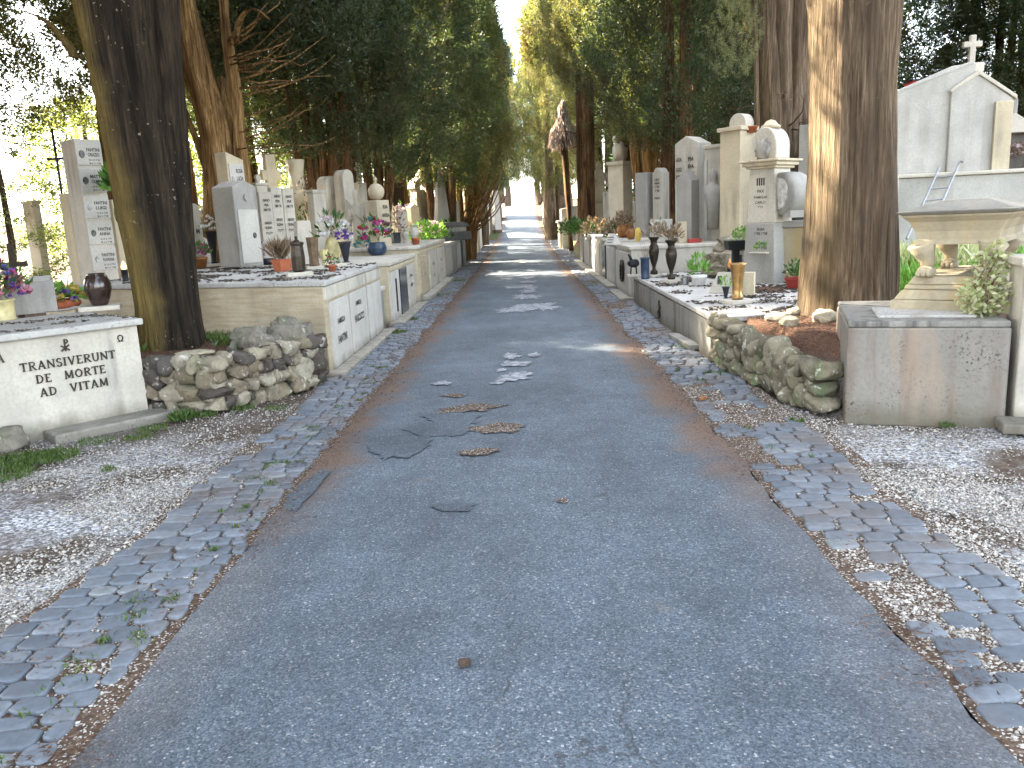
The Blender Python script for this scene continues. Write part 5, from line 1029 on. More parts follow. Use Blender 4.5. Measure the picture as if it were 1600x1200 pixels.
# ================= right low wall tomb and the row behind it
tA = tomb('tomb', 'long low concrete tomb wall with stained panels along the right verge', 1, 8.2, 14.3, 2.3, .50, 'old_concrete', 'slab_litter', 1.93, 0, [(.15, 1.9, .03, .42, 'old_concrete'), (2.05, 3.9, .03, .42, 'old_concrete'), (4.1, 6.0, .03, .43, 'old_concrete')], None, .06)
mb = MB(); cross_mb(mb, .24, .15, .04, .62, -.045, .1, .02); [mb.rock((dx, -.05, dz), (.03, .012, .035), 1, .3, 2, dx) for dx, dz in ((-.07, .16), (.06, .13), (.03, .22), (-.03, .10))]; o = mb.build('bronze_cross', 'bronze_dark', tA); o.location = (2.9, 0, 0)
q = G(1066, 537); t = thing('kerb_slab', 'loose whitish kerb slab lying on the cobbles by the low concrete wall', 'slab', (q.x, q.y-.1, .02), rad(-86)); MB().box(0, 0, 0, .95, .13, .055).build('slab', 'slab_litter', t, bevel=.01)
tB = tomb('tomb', 'white tomb with a bronze wreath on its front behind the low concrete wall', 1, 14.4, 16.6, 2.6, .98, 'white_marble', 'white_marble', 1.9, 0, [(.1, 2.1, .1, .85, 'plaque_marble')], (.5, 2.3, .22, .09))
mb = MB(); mb.tube([(1.3+.15*math.cos(a), -.05, .5+.17*math.sin(a)) for a in [k*math.pi/8 for k in range(17)]], .035, 8); [mb.rock((1.3+.15*math.cos(a), -.06, .5+.17*math.sin(a)), (.045, .03, .045), 1, .3, 2, a) for a in [k*math.pi/7 for k in range(14)]]; mb.build('bronze_wreath', 'bronze_dark', tB)
tomb('tomb', 'grey tomb with a dark granite slot panel behind the wreath tomb', 1, 16.8, 19.6, 2.6, 1.0, 'grey_stone', 'white_marble', 1.9, 0, [(.2, .9, .1, .85, 'granite'), (1.2, 2.6, .1, .88, 'plaque_marble')], (0, 2.8, .2, .1))
tomb('tomb', 'white tomb with vertical bronze strip farther down the right row', 1, 19.9, 22.6, 2.6, 1.02, 'white_marble', 'white_marble', 1.9, 0, [(.2, 1.2, .1, .88, 'plaque_marble'), (1.4, 2.5, .1, .88, 'white_marble'), (1.24, 1.36, .1, .9, 'granite')], (0, 2.7, .2, .1))
tomb('tomb', 'grey plant draped tomb ending the near right row', 1, 23, 27.2, 2.6, .98, 'grey_stone', 'slab_litter', 1.9, 0, [(.3, 1.8, .1, .85, 'old_concrete'), (2.1, 4.0, .1, .85, 'grey_stone')], (0, 4.2, .22, .1))
for k, (px, py, Y, lb) in enumerate([(905, 365, 24, 'trailing green plants hanging over the plant draped tomb'), (893, 362, 26.4, 'dark leafy plant at the lane corner of the plant draped tomb'), (930, 345, 22.5, 'reddish dry plants on top of the far right tombs'), (968, 345, 20, 'bushy green and brown plant behind the copper pots')]):
    x = D(px, py, Y).x; t = thing('grave_plant', lb, 'plant', (x, Y, .98+gz(Y)*0)); bouquet(t, (0, 0, .12), .42, .34, [('petal_dry', 20, .08)] if k > 1 else [], (('leaf_green', 'leaf_green', 'leaf_dry', 'leaf_dry')[k], 230, .12), 6, 50+k); bouquet(t, (-.1, 0, .05), .35, .3, [], ('leaf_green', 90, .1), 0, 55+k)
# ---- things on the low concrete tomb
za = .472
t = pot('bronze_vase', 'shiny golden bronze vase on a white slab on the low concrete tomb', 1152, 474, za, 418, 27, 'flare', 'bronze_gold', slab=1.6)
def onA(px, py): return G(px, py, za)
q = onA(1126, 458); t = thing('memorial_plaque', 'slanted white memorial plaque with a dark portrait left of the golden vase', 'plaque', (q.x, q.y, za), rad(-28)); o = MB().prof([(-.15, 0), (.16, 0), (.16, .27), (-.05, .27)], -.015, .015).build('plaque', 'white_marble', t, bevel=.004); o.rotation_euler = (rad(-14), 0, 0); o2 = MB().box(-.02, -.02, .11, .055, .006, .11).build('portrait', 'photo_dark', t); o2.rotation_euler = (rad(-14), 0, 0)
q = onA(1172, 463); t = thing('marble_block', 'cream upright marble block behind the golden vase', 'stone block', (q.x, q.y+.08, za), rad(-25)); MB().box(0, 0, 0, .15, .10, .29).build('block', 'cream_stone', t, bevel=.006); MB().lathe([(.03, 0), (.045, .05), (.02, .1), (.03, .13), (0, .18)], 12, c=(-.13, .02, .21)).build('finial', 'white_marble', t, smooth=True); MB().box(-.13, .02, 0, .09, .08, .21).build('finial_base', 'white_marble', t)
q = onA(1143, 452); t = thing('grave_candle', 'orange candle flame cup behind the slanted memorial plaque', 'grave candle', (q.x, q.y+.1, za)); MB().lathe([(.04, 0), (.035, .25), (.045, .27)], 12).build('cup', 'black_iron', t, smooth=True); MB().lathe([(.015, .27), (.03, .31), (.015, .37), (0, .41)], 12).build('flame', 'orange_glow', t, smooth=True)
pot('flower_pot', 'tiny black pot with pale green sprig in front of the memorial plaque', 1134, 466, za, 448, 13, 'cone', 'dark_pot', 'flower pot', fl=(9, 14, [], ('leaf_bright', 26, .8), 0), seed=60)
pot('flower_pot', 'white plastic pot with a bright green leafy plant', 1092, 446, za, 430, 25, 'pot', 'white_glaze', 'flower pot', fl=(15, 30, [], ('leaf_bright', 70, .75), 0), seed=61)
pot('grave_lantern', 'small clear glass grave lantern left of the white pot', 1071, 445, za, 432, 11, 'hex', 'steel_grey', 'grave lantern', n=8)
pot('grave_urn', 'dark footed metal urn with dry brown flowers in the middle of the low tomb', 1049, 441, za, 381, 19, 'urn', 'bronze_dark', 'vase', slab=1.2, fl=(17, 22, [('petal_dry', 14, .3)], ('leaf_dry', 50, .6), 10), seed=62)
pot('grave_urn', 'dark footed metal urn with withered stems near the wreath tomb', 1022, 429, za, 372, 17, 'urn', 'bronze_dark', 'vase', P=Vector((D(1022, 429, 13.5).x, 13.5, za)), fl=(15, 20, [('petal_dry', 8, .3)], ('leaf_dry', 30, .7), 10), seed=63, slab=1.2)
pot('grave_vase', 'slate blue cylinder vase with bare twigs', 1008, 430, za, 397, 15, 'cyl', 'navy_pot', P=Vector((D(1008, 430, 13.2).x, 13.2, za)), fl=(13, 24, [], None, 9), seed=64)
q = D(990, 420, 13.8); t = thing('bird_lamp', 'small black bird shaped oil lamp on a white slab by the wreath tomb', 'lamp', (q.x, q.y, za)); MB().box(0, 0, 0, .22, .16, .04).build('base_slab', 'white_marble', t, bevel=.005); mb = MB(); mb.rock((0, 0, .22), (.10, .06, .07), 3, .15, 1.2, 3); mb.tube([(-.03, 0, .26), (-.06, 0, .34), (-.09, 0, .38)], [.03, .022, .012], 8); mb.build('body', 'black_iron', t, smooth=True); mb = MB(); [mb.tube([(s*.04, 0, .17), (s*.05, 0, .04)], .012, 6) for s in (-1, 1)]; mb.build('legs', 'black_iron', t)
q = D(1149, 430, 12.1); t = thing('planter_stand', 'tall black planter stand holding a round green bush', 'planter', (q.x, q.y, za)); Y = q.y; k_ = Y/F; MB().box(0, 0, 0, 10*k_, 10*k_, 48*k_).build('post', 'black_iron', t, bevel=.005); MB().box(0, 0, 48*k_, 26*k_, 26*k_, 14*k_, taper=1.15).build('planter_box', 'black_iron', t, bevel=.005); bouquet(t, (8*k_, 0, 70*k_), 13*k_, 11*k_, [], ('leaf_bright', 200, .05), 0, 66, dome=False); MB().tube([(7*k_, -.05, 6*k_), (7*k_, -.05, 40*k_)], .02, 6).build('brace', 'black_iron', t)
pot('window_box', 'dark red window box of small white flowers at the foot of the wreath monument', 1244, 439, .47, 421, 36, 'pot', 'red_plastic', 'planter', P=Vector((D(1244, 439, 10.6).x, 10.6, .50)), fl=(17, 24, [('petal_white', 14, .22)], ('leaf_green', 120, .5), 0), seed=67, n=4, sq=.55)
pot('terracotta_pot', 'tiny empty terracotta pot beside the wreath monument base', 1192, 438, za, 428, 12, 'pot', 'terracotta', 'flower pot')
q = G(1112, 398, .60); t = thing('boulder', 'large layered brown rock heap lying on the back of the low tomb', 'boulder', (q.x-.55, 13.0, .46), rad(18)); mb = MB(); mb.rock((0, 0, .22), (.48, .28, .24), 4, .36, 1.7, 31); mb.rock((.12, .05, .48), (.42, .26, .17), 4, .38, 1.8, 37); mb.rock((-.2, -.1, .14), (.35, .2, .13), 4, .35, 1.9, 41); mb.build('stone', 'brown_rock', t, smooth=True); bouquet(t, (.2, -.3, .08), .25, .1, [], ('leaf_green', 90, .06), 0, 68)
t = thing('fallen_slab', 'weathered flat slab leaning in front of the brown rock heap', 'slab', (q.x-.35, 12.3, .50), rad(12)); o = MB().box(0, 0, 0, .75, .3, .05).build('slab', 'grey_stone', t, bevel=.01); o.rotation_euler = (rad(-12), rad(-14), 0)
# ---- on the white wreath tomb and behind
zb_ = .955
q = D(1032, 350, 15.6); t = thing('glass_plaque', 'square mottled glass plaque on an easel behind the metal urns', 'plaque', (q.x, 15.6, zb_), rad(-20)); o = MB().box(0, 0, 0, .42, .03, .44).build('pane', 'far_glass' if False else 'plaque_marble', t, bevel=.004); o.rotation_euler = (rad(-14), 0, 0); bouquet(t, (0, -.06, .2), .16, .2, [], ('leaf_green', 45, .08), 0, 69)
pot('copper_pot', 'round copper brown pot with dried plants on the wreath tomb', 975, 371, zb_+.02, 352, 22, 'bowl', 'copper_brown', 'flower pot', fl=(16, 18, [('petal_dry', 14, .3)], ('leaf_dry', 80, .5), 6), seed=70)
pot('copper_pot', 'smaller ochre copper pot right in front of the round copper pot', 986, 374, zb_+.02, 358, 15, 'bulge', 'copper_brown', 'flower pot')
pot('yellow_jug', 'narrow yellow jug standing behind the copper pots', 997, 363, zb_+.02, 342, 10, 'bulge', 'yellow_wax', 'jug', P=Vector((D(997, 363, 16).x, 16, zb_+.02)))
q = D(957, 368, 15.2); t = thing('tent_plaque', 'small white tent shaped name plaque at the corner of the wreath tomb', 'plaque', (q.x, 15.2, zb_+.02), rad(-50)); MB().add([(-.12, -.1, 0), (.12, -.1, 0), (.12, .1, 0), (-.12, .1, 0), (-.07, 0, .2), (.07, 0, .2)], [(3, 2, 1, 0), (0, 1, 5, 4), (2, 3, 4, 5), (1, 2, 5), (3, 0, 4)]).build('plaque', 'plaque_marble', t); mb = MB(); [mb.box(0, -.085+.022*k, .035+k*.045, .13, .008, .012) for k in range(3)]; mb.build('lettering', 'letter_dark', t)
q = D(1066, 350, 14.9); t = thing('stone_block', 'pale upright stone block with a red edge above the wreath tomb side', 'stone block', (q.x, 14.9, zb_)); MB().box(0, 0, 0, .14, .14, .38).build('block', 'cream_stone', t, bevel=.006); MB().box(.2, -.1, 0, .22, .12, .07).build('red_pot', 'red_plastic', t)
pot('flower_pot', 'yellowish flower cluster beside the mottled glass plaque', 1056, 352, zb_, 346, 10, 'pot', 'dark_pot', 'flower pot', P=Vector((D(1052, 352, 15.4).x, 15.4, zb_)), fl=(12, 16, [('petal_yellow', 14, .4)], ('leaf_dry', 30, .5), 0), seed=71)
# ================= wreath monument
Y = 11.6; x = D(1191, 330, Y).x; tM = thing('monument', 'ornate grey monument with a moulded cornice, domed top and big round stone wreath', 'monument', (x, Y, .44), rad(-48))
k_ = Y/F; hB = ZT(1200, 348, Y)-.44; hC = ZT(1195, 252, Y)-.44; hD = ZT(1210, 192, Y)-.44
MB().prof([(-.27, 0), (.25, 0), (.22, hB), (-.22, hB)], -.06, .26).build('base', 'grey_stone', tM, bevel=.015)
MB().prof([(-.23, hB+.001), (.23, hB+.001), (.19, hC-.10), (-.19, hC-.10)], -.02, .40).build('shaft', 'white_marble', tM, bevel=.012)
mb = MB(); mb.box(0, .19, hC-.10, .46, .50, .035); mb.box(0, .19, hC-.064, .54, .58, .05); mb.box(0, .19, hC-.013, .62, .66, .035); mb.build('cornice', 'cream_stone', tM, bevel=.01)
hd = hD-hC-.07; mb = MB(); o_ = [(.20*math.cos(rad(a)), hC+.023+hd*.42+hd*.58*math.sin(rad(a))) for a in range(0, 181, 12)]; mb.prof([(-.20, hC+.023), (.20, hC+.023)]+o_, -.0, .36); mb.build('dome', 'white_marble', tM, bevel=.02)
mb = MB(); mb.lathe([(.13, hC+hd+.01), (.135, hC+hd+.04), (.10, hC+hd+.06), (.06, hC+hd+.11), (0, hC+hd+.13)], 16, c=(0, .18, 0)); mb.build('finial', 'cream_stone', tM, smooth=True)
mb = MB(); mb.rock((0, -.02, hC+.15), (.11, .05, .13), 3, .5, 3, 7); mb.build('relief', 'grey_stone', tM, smooth=True)
lm = MB()
for i, (s, z_, hh) in enumerate([('IIII', hC-.32, .10), ('PAX', hC-.42, .04), ('FAMIGLIA', hC-.50, .035), ('CARLO', hC-.57, .035), ('1912', hC-.63, .03)]): letter(lm, s, -.02, z_, hh, -.02, .26)
for i, (s, z_) in enumerate([('ELISA', hB-.10), ('1902 1958', hB-.16), ('PIETRO', hB-.30), ('1899 1961', hB-.36)]): letter(lm, s, .02, z_, .035, -.061, .3)
lm.build('lettering', 'letter_dark', tM); MB().box(.02, -.10, hB*.52, .28, .08, .02).build('bracket_shelf', 'white_marble', tM, bevel=.006)
bouquet(tM, (.06, -.12, hB*.62), .1, .08, [], ('leaf_bright', 40, .05), 0, 72)
x2 = D(1240, 330, Y+.05).x; t = thing('pedestal', 'cream moss stained pedestal at the right of the wreath monument', 'pedestal', (x2, Y+.1, .44), rad(-30)); hp = ZT(1240, 345, Y)-.44; MB().box(.02, 0, 0, .40, .40, hp-.09).build('body', 'sarcophagus_stone', t, bevel=.012); MB().box(.02, 0, hp-.089, .46, .46, .09).build('cap', 'grey_stone', t, bevel=.012)
t = thing('stone_wreath', 'thick round ring shaped stone wreath standing on the cream pedestal', 'wreath', (D(1231, 303, Y-.05).x, Y-.08, ZT(1228, 303, Y-.05)), rad(-70)); rw = 35*k_; mb = MB(); vs = []; n = 28
mb.lathe([(rw*.72, -.17), (rw*.9, -.19), (rw, -.16), (rw*1.02, -.05), (rw*1.02, .05), (rw, .16), (rw*.9, .19)], 44); o = mb.build('ring', 'grey_stone', t, smooth=True); o.rotation_euler = (rad(90), 0, 0); o.scale = (.94, .9, .9)
mb = MB(); mb.lathe([(rw*.7, 0), (rw*.66, .02)], 24); o = mb.build('face_disc', 'photo_light', t); o.rotation_euler = (rad(90), 0, 0); o.location = (0, -.175, 0)
MB().box(.16, .0, -rw*1.0, .16, .30, rw*.3).build('support', 'grey_stone', t)
# ================= other right gravestones
Y = 14.4; x = D(1152, 300, Y).x; t = thing('gravestone', 'white pillar gravestone with a round arch top beside an orange terracotta bowl', 'gravestone', (x, Y, .5), rad(-52)); h_ = ZT(1150, 206, Y)-.5; MB().box(0, 0, 0, .42, .42, h_).build('pillar', 'cream_stone', t, bevel=.012); MB().box(0, 0, h_+.001, .50, .50, .07).build('cap', 'cream_stone', t, bevel=.01); ra = .17; MB().prof([(-ra, h_+.072), (ra, h_+.072)]+[(ra*math.cos(rad(a)), h_+.13+ra*math.sin(rad(a))) for a in range(0, 181, 12)], -.02, .22).build('arch', 'white_marble', t, bevel=.01)
p = D(1157, 209, Y); pot('terracotta_bowl', 'orange terracotta bowl on top of the arched white pillar', 1157, 209, p.z, 200, 22, 'pot', 'terracotta', 'bowl', P=Vector((p.x+.13, Y-.13, .5+h_+.071)))
stele('gravestone', 'broad white gabled stele with dark letters and a small chapel relief in front', 1083, 16.2, 213, 33, 20, -42, 'white_marble', 'gable', .6, .28, lines=[(s, a, z_, .03, .25) for s, a, z_ in (('ADA', -.3, .80), ('UGO', -.3, .72), ('1911', -.3, .66), ('PIA', .22, .80), ('EVA', .22, .74), ('1920', .22, .68), ('RE', .25, .40))])
stele('gravestone', 'small gabled chapel shaped stone in front of the broad gabled stele', 1075, 15.5, 266, 22, 12, -42, 'grey_stone', 'gable', .9, .6)
t, w_, h_, d_ = stele('gravestone', 'white niche gravestone with a flat cap and a grey bust inside', 1122, 15.4, 232, 30, 10, -42, 'white_marble', z0=.6, cap=.07, plq=[(-.5, -.36, .1, .9), (.36, .5, .1, .9)])
mb = MB(); mb.lathe([(.10, 0), (.11, .4), (.16, .62), (.14, .78), (.05, .83), (.06, .9), (.075, 1.0), (.0, 1.1)], 16, c=(0, -d_/2-.06, h_*.28)); mb.build('bust', 'grey_stone', t, smooth=True)
for k, (px, Y, top, wf, ws, tp, mt, lb) in enumerate([(1008, 18.6, 270, 17, 12, 'flat', 'grey_stone', 'grey gravestone with a pale top behind the yellow jug'), (1033, 18.4, 262, 15, 10, 'shoulder', 'white_marble', 'white round shouldered gravestone with vertical letters'), (1042, 21, 232, 10, 8, 'taper', 'white_marble', 'slim tapered white stone left of the black shaded trunk'),
        (1102, 18.0, 226, 9, 8, 'flat', 'white_marble', 'narrow white stele between the gabled stele and the niche gravestone'), (1165, 17.5, 186, 12, 8, 'gable', 'white_marble', 'small pointed white stone showing above the terracotta bowl'), (1168, 15.6, 215, 16, 8, 'flat', 'grey_stone', 'grey slab squeezed between the pot pillar and the wreath monument'),
        (1262, 13.6, 195, 24, 6, 'flat', 'grey_stone', 'grey upright slab between the wreath monument and the massive trunk'), (1262, 13.0, 328, 26, 6, 'flat', 'granite', 'dark granite panel low behind the cream pedestal')]):
    stele('gravestone', lb, px, Y, top, wf, ws, -44, mt, tp, .5, .3, lines=[(s, 0, z_, .022, .5) for s, z_ in (('LEO', .86), ('NINA', .82), ('1905', .78), ('1966', .74), ('PACE', .66))] if k in (1,) else None)
t, w_, h_, d_ = stele('gravestone', 'pale sunlit tomb pillar crowned by a seated figure', 970, 24, 258, 22, 14, -40, 'white_marble', z0=.7, cap=.1); mb = MB(); mb.rock((0, 0, h_+.35), (.2, .18, .28), 3, .35, 1.6, 4); mb.rock((-.08, -.05, h_+.72), (.10, .1, .12), 2, .1, 1, 2); mb.build('figure', 'white_marble', t, smooth=True)
x = D(936, 290, 29).x; t = thing('statue', 'sunlit cream statue on a pedestal right of the thin lane side trunk', 'statue', (x, 29, .5)); hp = ZT(936, 318, 29)-.5; hs = ZT(936, 250, 29)-.5; MB().box(0, 0, 0, .55, .5, hp).build('pedestal', 'cream_stone', t, bevel=.02); mb = MB(); hh = hs-hp; mb.lathe([(.26, hp), (.28, hp+hh*.1), (.2, hp+hh*.4), (.22, hp+hh*.68), (.08, hp+hh*.8), (.1, hp+hh*.9), (.0, hs)], 16); mb.tube([(-.2, 0, hp+hh*.7), (-.3, -.1, hp+hh*.5), (-.1, -.22, hp+hh*.55)], [.08, .07, .05], 8); mb.tube([(.2, 0, hp+hh*.7), (.32, -.05, hp+hh*.5), (.2, -.2, hp+hh*.4)], [.08, .07, .05], 8); mb.build('figure', 'cream_stone', t, smooth=True)
for k, (px, Y, top, wf, lb) in enumerate([(950, 27, 300, 9, 'small sunlit white stone between the cream statue and the seated figure pillar'), (990, 25, 312, 10, 'low white stone under the tan trunk'), (1018, 22, 290, 8, 'thin pale stone among the golden stems'), (898, 33, 322, 12, 'sunlit low white stone left of the thin lane side trunk')]):
    stele('gravestone', lb, px, Y, top, wf, wf*.6, -45, 'white_marble', ('flat', 'gable', 'arch', 'flat')[k], gz(Y)+.45)
# ================= far right lane side
Y = 35.5; x = 1.62; g0 = gz(Y); t = thing('monument', 'sunlit pale stone pedestal tomb with a slanted slab jutting to the lane on the right', 'tomb', (x, Y, g0-.05)); MB().box(.55, .9, 0, 1.1, 1.8, 1.15).build('base', 'cream_stone', t, bevel=.02); MB().box(.55, .9, 1.151, 1.25, 1.95, .1).build('top_slab', 'white_marble', t, bevel=.02); MB().prof([(.1, 1.25), (1.2, 1.25), (1.2, 1.95), (.1, 1.75)], .1, 1.7).build('sloped_block', 'white_marble', t, bevel=.02); MB().box(.2, -.02, 0, .2, .2, 1.15).build('pilaster', 'white_marble', t, bevel=.01)
Y = 33; x = D(885, 330, Y).x; t = thing('dead_palm', 'shaggy grey brown dead palm crown hanging on a thin stem by the lane', 'dead palm', (x, Y, gz(Y)+.35)); zt_ = ZT(885, 155, Y)-gz(Y)-.35; zb2 = ZT(885, 222, Y)-gz(Y)-.35
mb = MB(); stem(mb, [(.15, 0, -.3), (.12, 0, 1), (.06, 0, 2.4), (0, 0, zb2), (0, 0, zt_-.2)], [.09, .10, .12, .14, .05], 12, 30, 2, .05); mb.build('stem', 'bark_red', t, smooth=True)
r = np.random.default_rng(77); n = 1900; zz = r.random(n)**.9; aa = r.uniform(0, 6.28, n); rr_ = np.interp(zz, [0, .12, .35, .6, 1], [.50, .58, .48, .20, .06])*np.sqrt(r.uniform(.4, 1, n)); Pq = np.stack([rr_*np.cos(aa), rr_*np.sin(aa), zb2+zz*(zt_-zb2)], 1); dq = nrm(np.stack([.25*np.cos(aa), .25*np.sin(aa), np.full(n, -1.)], 1)+r.normal(0, .12, (n, 3))); v, f = kites(Pq, dq, r.uniform(.25, .5, n), r.uniform(.03, .07, n), r); np_obj('dry_fronds', v, f, 'thatch', t)
# parked car, its nose showing beside the far pedestal tomb
Y = 55.0; cx = 2.35; g0 = gz(Y); t = thing('parked_car', 'white car parked at the lane side beyond the pale pedestal tomb', 'car', (cx, Y, g0+.02)); mb = MB()
side = [(-.0, .28), (.0, .62), (.12, .80), (1.05, .95), (1.6, 1.42), (2.9, 1.45), (3.6, 1.0), (3.95, .92), (4.0, .35), (3.9, .25), (.1, .25)]
vs = []; 
for s, k in ((-.82, 0), (.82, 1)):
    for yv, zv in side: vs.append((s*(1 if zv < 1.0 else .86), yv, zv))
m_ = len(side); mb.add(vs, [tuple(reversed(range(m_))), tuple(range(m_, 2*m_))]+[(i, (i+1) % m_, m_+(i+1) % m_, m_+i) for i in range(m_)]); mb.build('body', 'white_paint', t, bevel=.05)
mb = MB(); mb.add([(-.66, 1.12, 1.0), (.66, 1.12, 1.0), (.62, 1.56, 1.39), (-.62, 1.56, 1.39)], [(0, 1, 2, 3)]); o = mb.build('windscreen', 'glass_dark', t); o.location = (0, -.025, .02)
for s in (-1, 1):
    o = MB().add([(s*.785, 1.35, 1.0), (s*.785, 2.95, 1.0), (s*.715, 2.75, 1.38), (s*.715, 1.7, 1.38)], [(0, 1, 2, 3)]).build('side_window', 'glass_dark', t); o.location = (s*.012, 0, 0)
    MB().box(s*.6, -.01, .62, .34, .05, .13).build('headlight', 'steel_grey', t, bevel=.02)
    for yv in (.75, 3.2):
        wb = MB(); wb.lathe([(.2, -.1), (.31, -.1), (.31, .1), (.2, .1)], 22); o = wb.build('wheel', 'rubber', t, smooth=False); o.rotation_euler = (0, rad(90), 0); o.location = (s*.76, yv, .30); hb = MB(); hb.lathe([(.19, -.11), (.19, .11)], 18); hb.build('rim', 'steel_grey', o)
MB().box(0, -.012, .38, 1.3, .04, .12).build('grille', 'granite', t, bevel=.01)
for k, (Y, h_, mt, lb) in enumerate([(40, 1.1, 'white_marble', 'sunlit pale tomb block just beyond the pedestal tomb'), (46, 1.2, 'grey_stone', 'grey tomb block in front of the parked car'), (62, 1.2, 'grey_stone', 'far grey tomb block behind the parked car'), (70, 1.2, 'white_marble', 'farthest pale tomb block on the right of the lane')]):
    tomb('tomb', lb, 1, Y, Y+(3 if k < 2 else 6), 1.6, h_, mt, 'white_marble', 2.2 if k else 2.0)
for k, (Y, lb) in enumerate([(54, 'far tomb block in shade on the left of the lane end'), (64, 'last tomb block before the bright clearing on the left')]): tomb('tomb', lb, -1, Y, Y+7, 1.6, 1.2, 'grey_stone', 'white_marble', -2.1)
# ================= white family tomb at the right
Y = 13.2; xa = D(1392, 270, Y).x; tF = thing('family_tomb', 'big white plastered family tomb with a gabled end wall and stone cross', 'tomb', (xa, Y, .40), rad(-8)); zL_ = ZT(1392, 274, Y)-.40; xr = PXW(172, Y); zt1 = ZT(1392, 142, Y)-.4; zt2 = ZT(1470, 104, Y)-.4; xg = PXW(80, Y)
MB().box(xr/2-.30, 1.0, 0, xr+.9, 2.2, zL_-.06).build('podium', 'wall_plaster', tF, bevel=.015); MB().box(xr/2-.30, 1.0, zL_-.059, xr+1.0, 2.32, .06).build('ledge', 'white_marble', tF, bevel=.015)
wg = PXW(84, Y); MB().prof([(-.75, zL_+.002), (xg+wg*.40, zL_+.002), (xg+wg*.40, zt2+.03), (xg, zt2), (-.75, zt1-.30)], .12, 1.9).build('upper_wall', 'wall_plaster', tF, bevel=.015)
mb = MB(); mb.prof([(-.76, zt1-.31), (xg+.30, zt2+.012), (xg+.30, zt2+.06), (-.76, zt1-.265)], .11, 1.92); mb.build('coping', 'wall_plaster', tF, bevel=.01)
wg = PXW(84, Y); gx = xg+.002; hg = ZT(1500, 112, Y)-.4; he = ZT(1555, 148, Y)-.4
MB().prof([(gx, zL_+.003), (gx+wg, zL_+.003), (gx+wg, he-.08), (gx+wg*.42, hg-.06), (gx, he+.08)], .075, 1.3).build('gable_wall', 'wall_plaster', tF, bevel=.012)
MB().prof([(gx-.02, he+.055), (gx+wg*.42, hg-.07), (gx+wg+.05, he-.10), (gx+wg+.05, he-.04), (gx+wg*.42, hg+.0), (gx-.02, he+.10)], .05, 1.4).build('roof_slab', 'white_marble', tF, bevel=.008)
MB().box(gx+wg-.13, .055, zL_+.004, .25, .05, he-.12-zL_).build('pilaster', 'cream_stone', tF, bevel=.008)
MB().box(gx+wg*.42, .4, hg+.0, .30, .26, .14).build('cross_base', 'white_marble', tF, bevel=.012); o = cross_mb(MB(), .42, .27, .085, .68, .4, hg+.14).build('cross', 'white_marble', tF, bevel=.01); o.location = (gx+wg*.42, 0, 0)
MB().box(gx+wg*.62, -.022, .5, wg*.74, .03, zL_-.75).build('front_panel', 'cream_stone', tF, bevel=.008)
p0, p1 = D(1428, 352, 12.0), D(1475, 266, 12.7); t = thing('ladder', 'grey metal ladder leaning against the white family tomb', 'ladder', (p0.x, 12.2, p0.z)); mb = MB(); vx = p1.x-p0.x; vz = p1.z-p0.z; a0, a1 = Vector((0, 0, -.2)), Vector((vx*1.05, .72, vz+.05)); off = Vector((.30, .02, .02))
r1 = MB().tube([a0, a1], .017, 8).build('rail', 'steel_grey', t); r2 = MB().tube([a0+off, a1+off, a1+off+Vector((.05, .06, .06)), a1+off+Vector((.09, .02, .05))], .017, 8).build('rail', 'steel_grey', t)
for k in range(1, 6): q = a0.lerp(a1, k/6+.02); MB().tube([q, q+off], .013, 6).build('rung', 'steel_grey', t)
x = D(1578, 225, 15).x; t = thing('temple_tomb', 'small temple shaped tomb with a pediment and dried wreath at the right edge', 'tomb', (x, 15, .4), rad(-14)); z0, z1_, z2_ = ZT(1578, 272, 15)-.4, ZT(1578, 208, 15)-.4, ZT(1578, 188, 15)-.4; MB().box(.1, .4, 0, 1.15, .9, z0).build('base', 'wall_plaster', t, bevel=.012)
for s in (-.28, .35): MB().box(s, .1, z0, .14, .2, z1_-z0).build('column', 'white_marble', t, bevel=.01)
MB().box(.04, .5, z0, .6, .4, z1_-z0).build('back_wall', 'grey_stone', t); MB().prof([(-.45, z1_), (.52, z1_), (.04, z2_+.12)], -.05, .7).build('pediment', 'white_marble', t, bevel=.012); bouquet(t, (.05, -.0, z0+.35), .26, .2, [('petal_dry', 60, .08), ('petal_pale', 30, .08)], ('leaf_dry', 80, .07), 0, 80); t2_ = MB().rock((-.12, -.1, z0+.14), (.07, .05, .14), 2, .2, 1.5, 4).build('urn', 'black_iron', t, smooth=True)
x = D(1556, 170, 16.5).x; stele('gravestone', 'dark grey round topped slab between the family tomb and the temple shaped tomb', 1556, 16.5, 146, 28, 8, -14, 'grey_stone', 'arch', .5)
stele('gravestone', 'small white rounded post just right of the massive trunk', 1392, 11.2, 272, 12, 8, -14, 'white_marble', 'arch', .45)
x = D(1385, 90, 15.5).x; t = thing('red_tray', 'small dark red tray on top of the family tomb wall', 'tray', (xa+PXW(52, 13.2), 13.6, .4+zt2-.02)); MB().box(0, 0, -.20, .34, .3, .07).build('tray', 'red_plastic', t, bevel=.02); MB().box(0, 0, -.129, .36, .32, .02).build('rim', 'black_iron', t)
q = G(1405, 372, .45); pot('flower_pot', 'terracotta pot with a thin green plant against the family tomb podium', 1407, 366, .45, 352, 18, 'pot', 'terracotta', 'flower pot', P=Vector((D(1407, 366, 11.9).x, 11.9, .47)), fl=(14, 34, [], ('leaf_green', 50, .6), 4), seed=82)
sp = [(rnd.uniform(4.0, 7.2), rnd.uniform(8.6, 12.4), .47, .28, 130, rnd.uniform(.22, .45)) for _ in range(90)]
grass('ground_cover', sp, 90, 'leaf_bright', kind='stuff')
sp = [(rnd.uniform(4.6, 6.8), rnd.uniform(10.4, 12.4), .50, .25, 80, .5) for _ in range(30)]
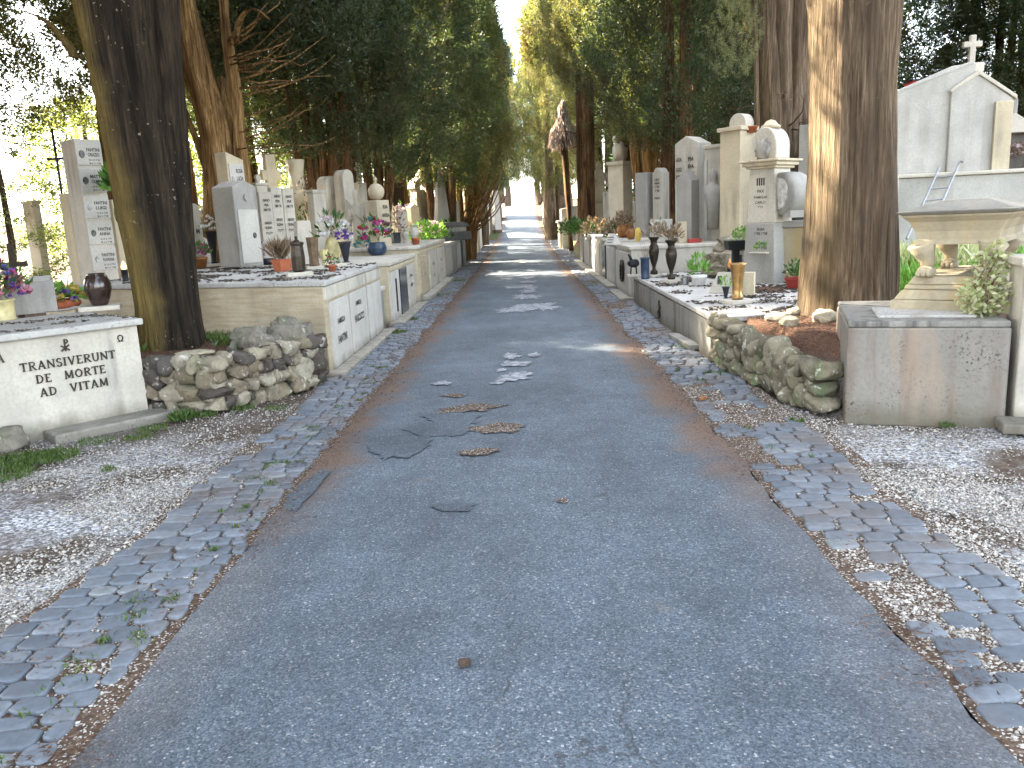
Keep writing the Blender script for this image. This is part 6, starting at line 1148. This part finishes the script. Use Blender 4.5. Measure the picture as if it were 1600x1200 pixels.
grass('ground_cover', sp, 91, 'leaf_pale_lit', kind='stuff')
t = thing('grave_kerb', 'low mossy stone kerb in the green plants right of the massive trunk', 'kerb', (D(1405, 428, 8.9).x, 8.9, .44), rad(-10)); MB().box(0, 0, 0, .5, .22, .14).build('kerb', 'old_concrete', t, bevel=.012)
# loose stones at the foot of the massive trunk
for k, (px, py, r_s, lb) in enumerate([(1288, 500, (.11, .08, .07), 'pale pointed stone at the foot of the massive trunk'), (1248, 488, (.12, .09, .05), 'sunlit tan stone left of the massive trunk'), (1232, 506, (.09, .08, .055), 'half buried tan stone among needles above the right wall'), (1212, 498, (.10, .06, .045), 'flat tan stone near the end of the low concrete tomb')]):
    q = G(px, py, .47); t = thing('loose_stone', lb, 'stone', (q.x, q.y, ground_z(q.x, q.y)), k*.9); MB().rock((0, 0, r_s[2]*.6), r_s, 3, .35, 1.3, 60+k*3).build('stone', 'pale_rock', t, smooth=True)
q = G(1098, 630); t = thing('brick_shard', 'small pinkish brick shard on the right gutter', 'brick shard', (q.x, q.y, .03), .5); MB().rock((0, 0, .012), (.032, .022, .016), 2, .25, 1, 8).build('shard', 'copper_brown', t)
q = G(727, 1054); t = thing('pine_cone', 'small dark cone lying on the asphalt near the camera', 'cone', (q.x, q.y, road_h(q.x, q.y))); MB().rock((0, 0, .012), (.022, .016, .013), 3, .4, 4, 8).build('cone', 'dark_wood', t)

EXTRA = [(962, 33, 292, 8, 'arch', 'rounded sunlit stone behind the seated figure pillar'), (1000, 28, 300, 8, 'flat', 'pale slab between the tan trunk and the grey gravestone'), (1022, 26, 282, 7, 'gable', 'small gabled stone among the thin golden stems'), (1048, 27, 290, 6, 'flat', 'thin white stone beside the slim tapered stone'),
         (1112, 20, 246, 9, 'arch', 'rounded white stone above the narrow white stele'), (1140, 19, 240, 9, 'flat', 'white slab between the niche gravestone and the pot pillar'), (926, 37, 300, 8, 'flat', 'sunlit slab touching the right side of the thin lane trunk')]
for px, Y, top, wf, tp, lb in EXTRA: stele('gravestone', lb, px, Y, top, wf, wf*.6, -44, 'white_marble', tp)
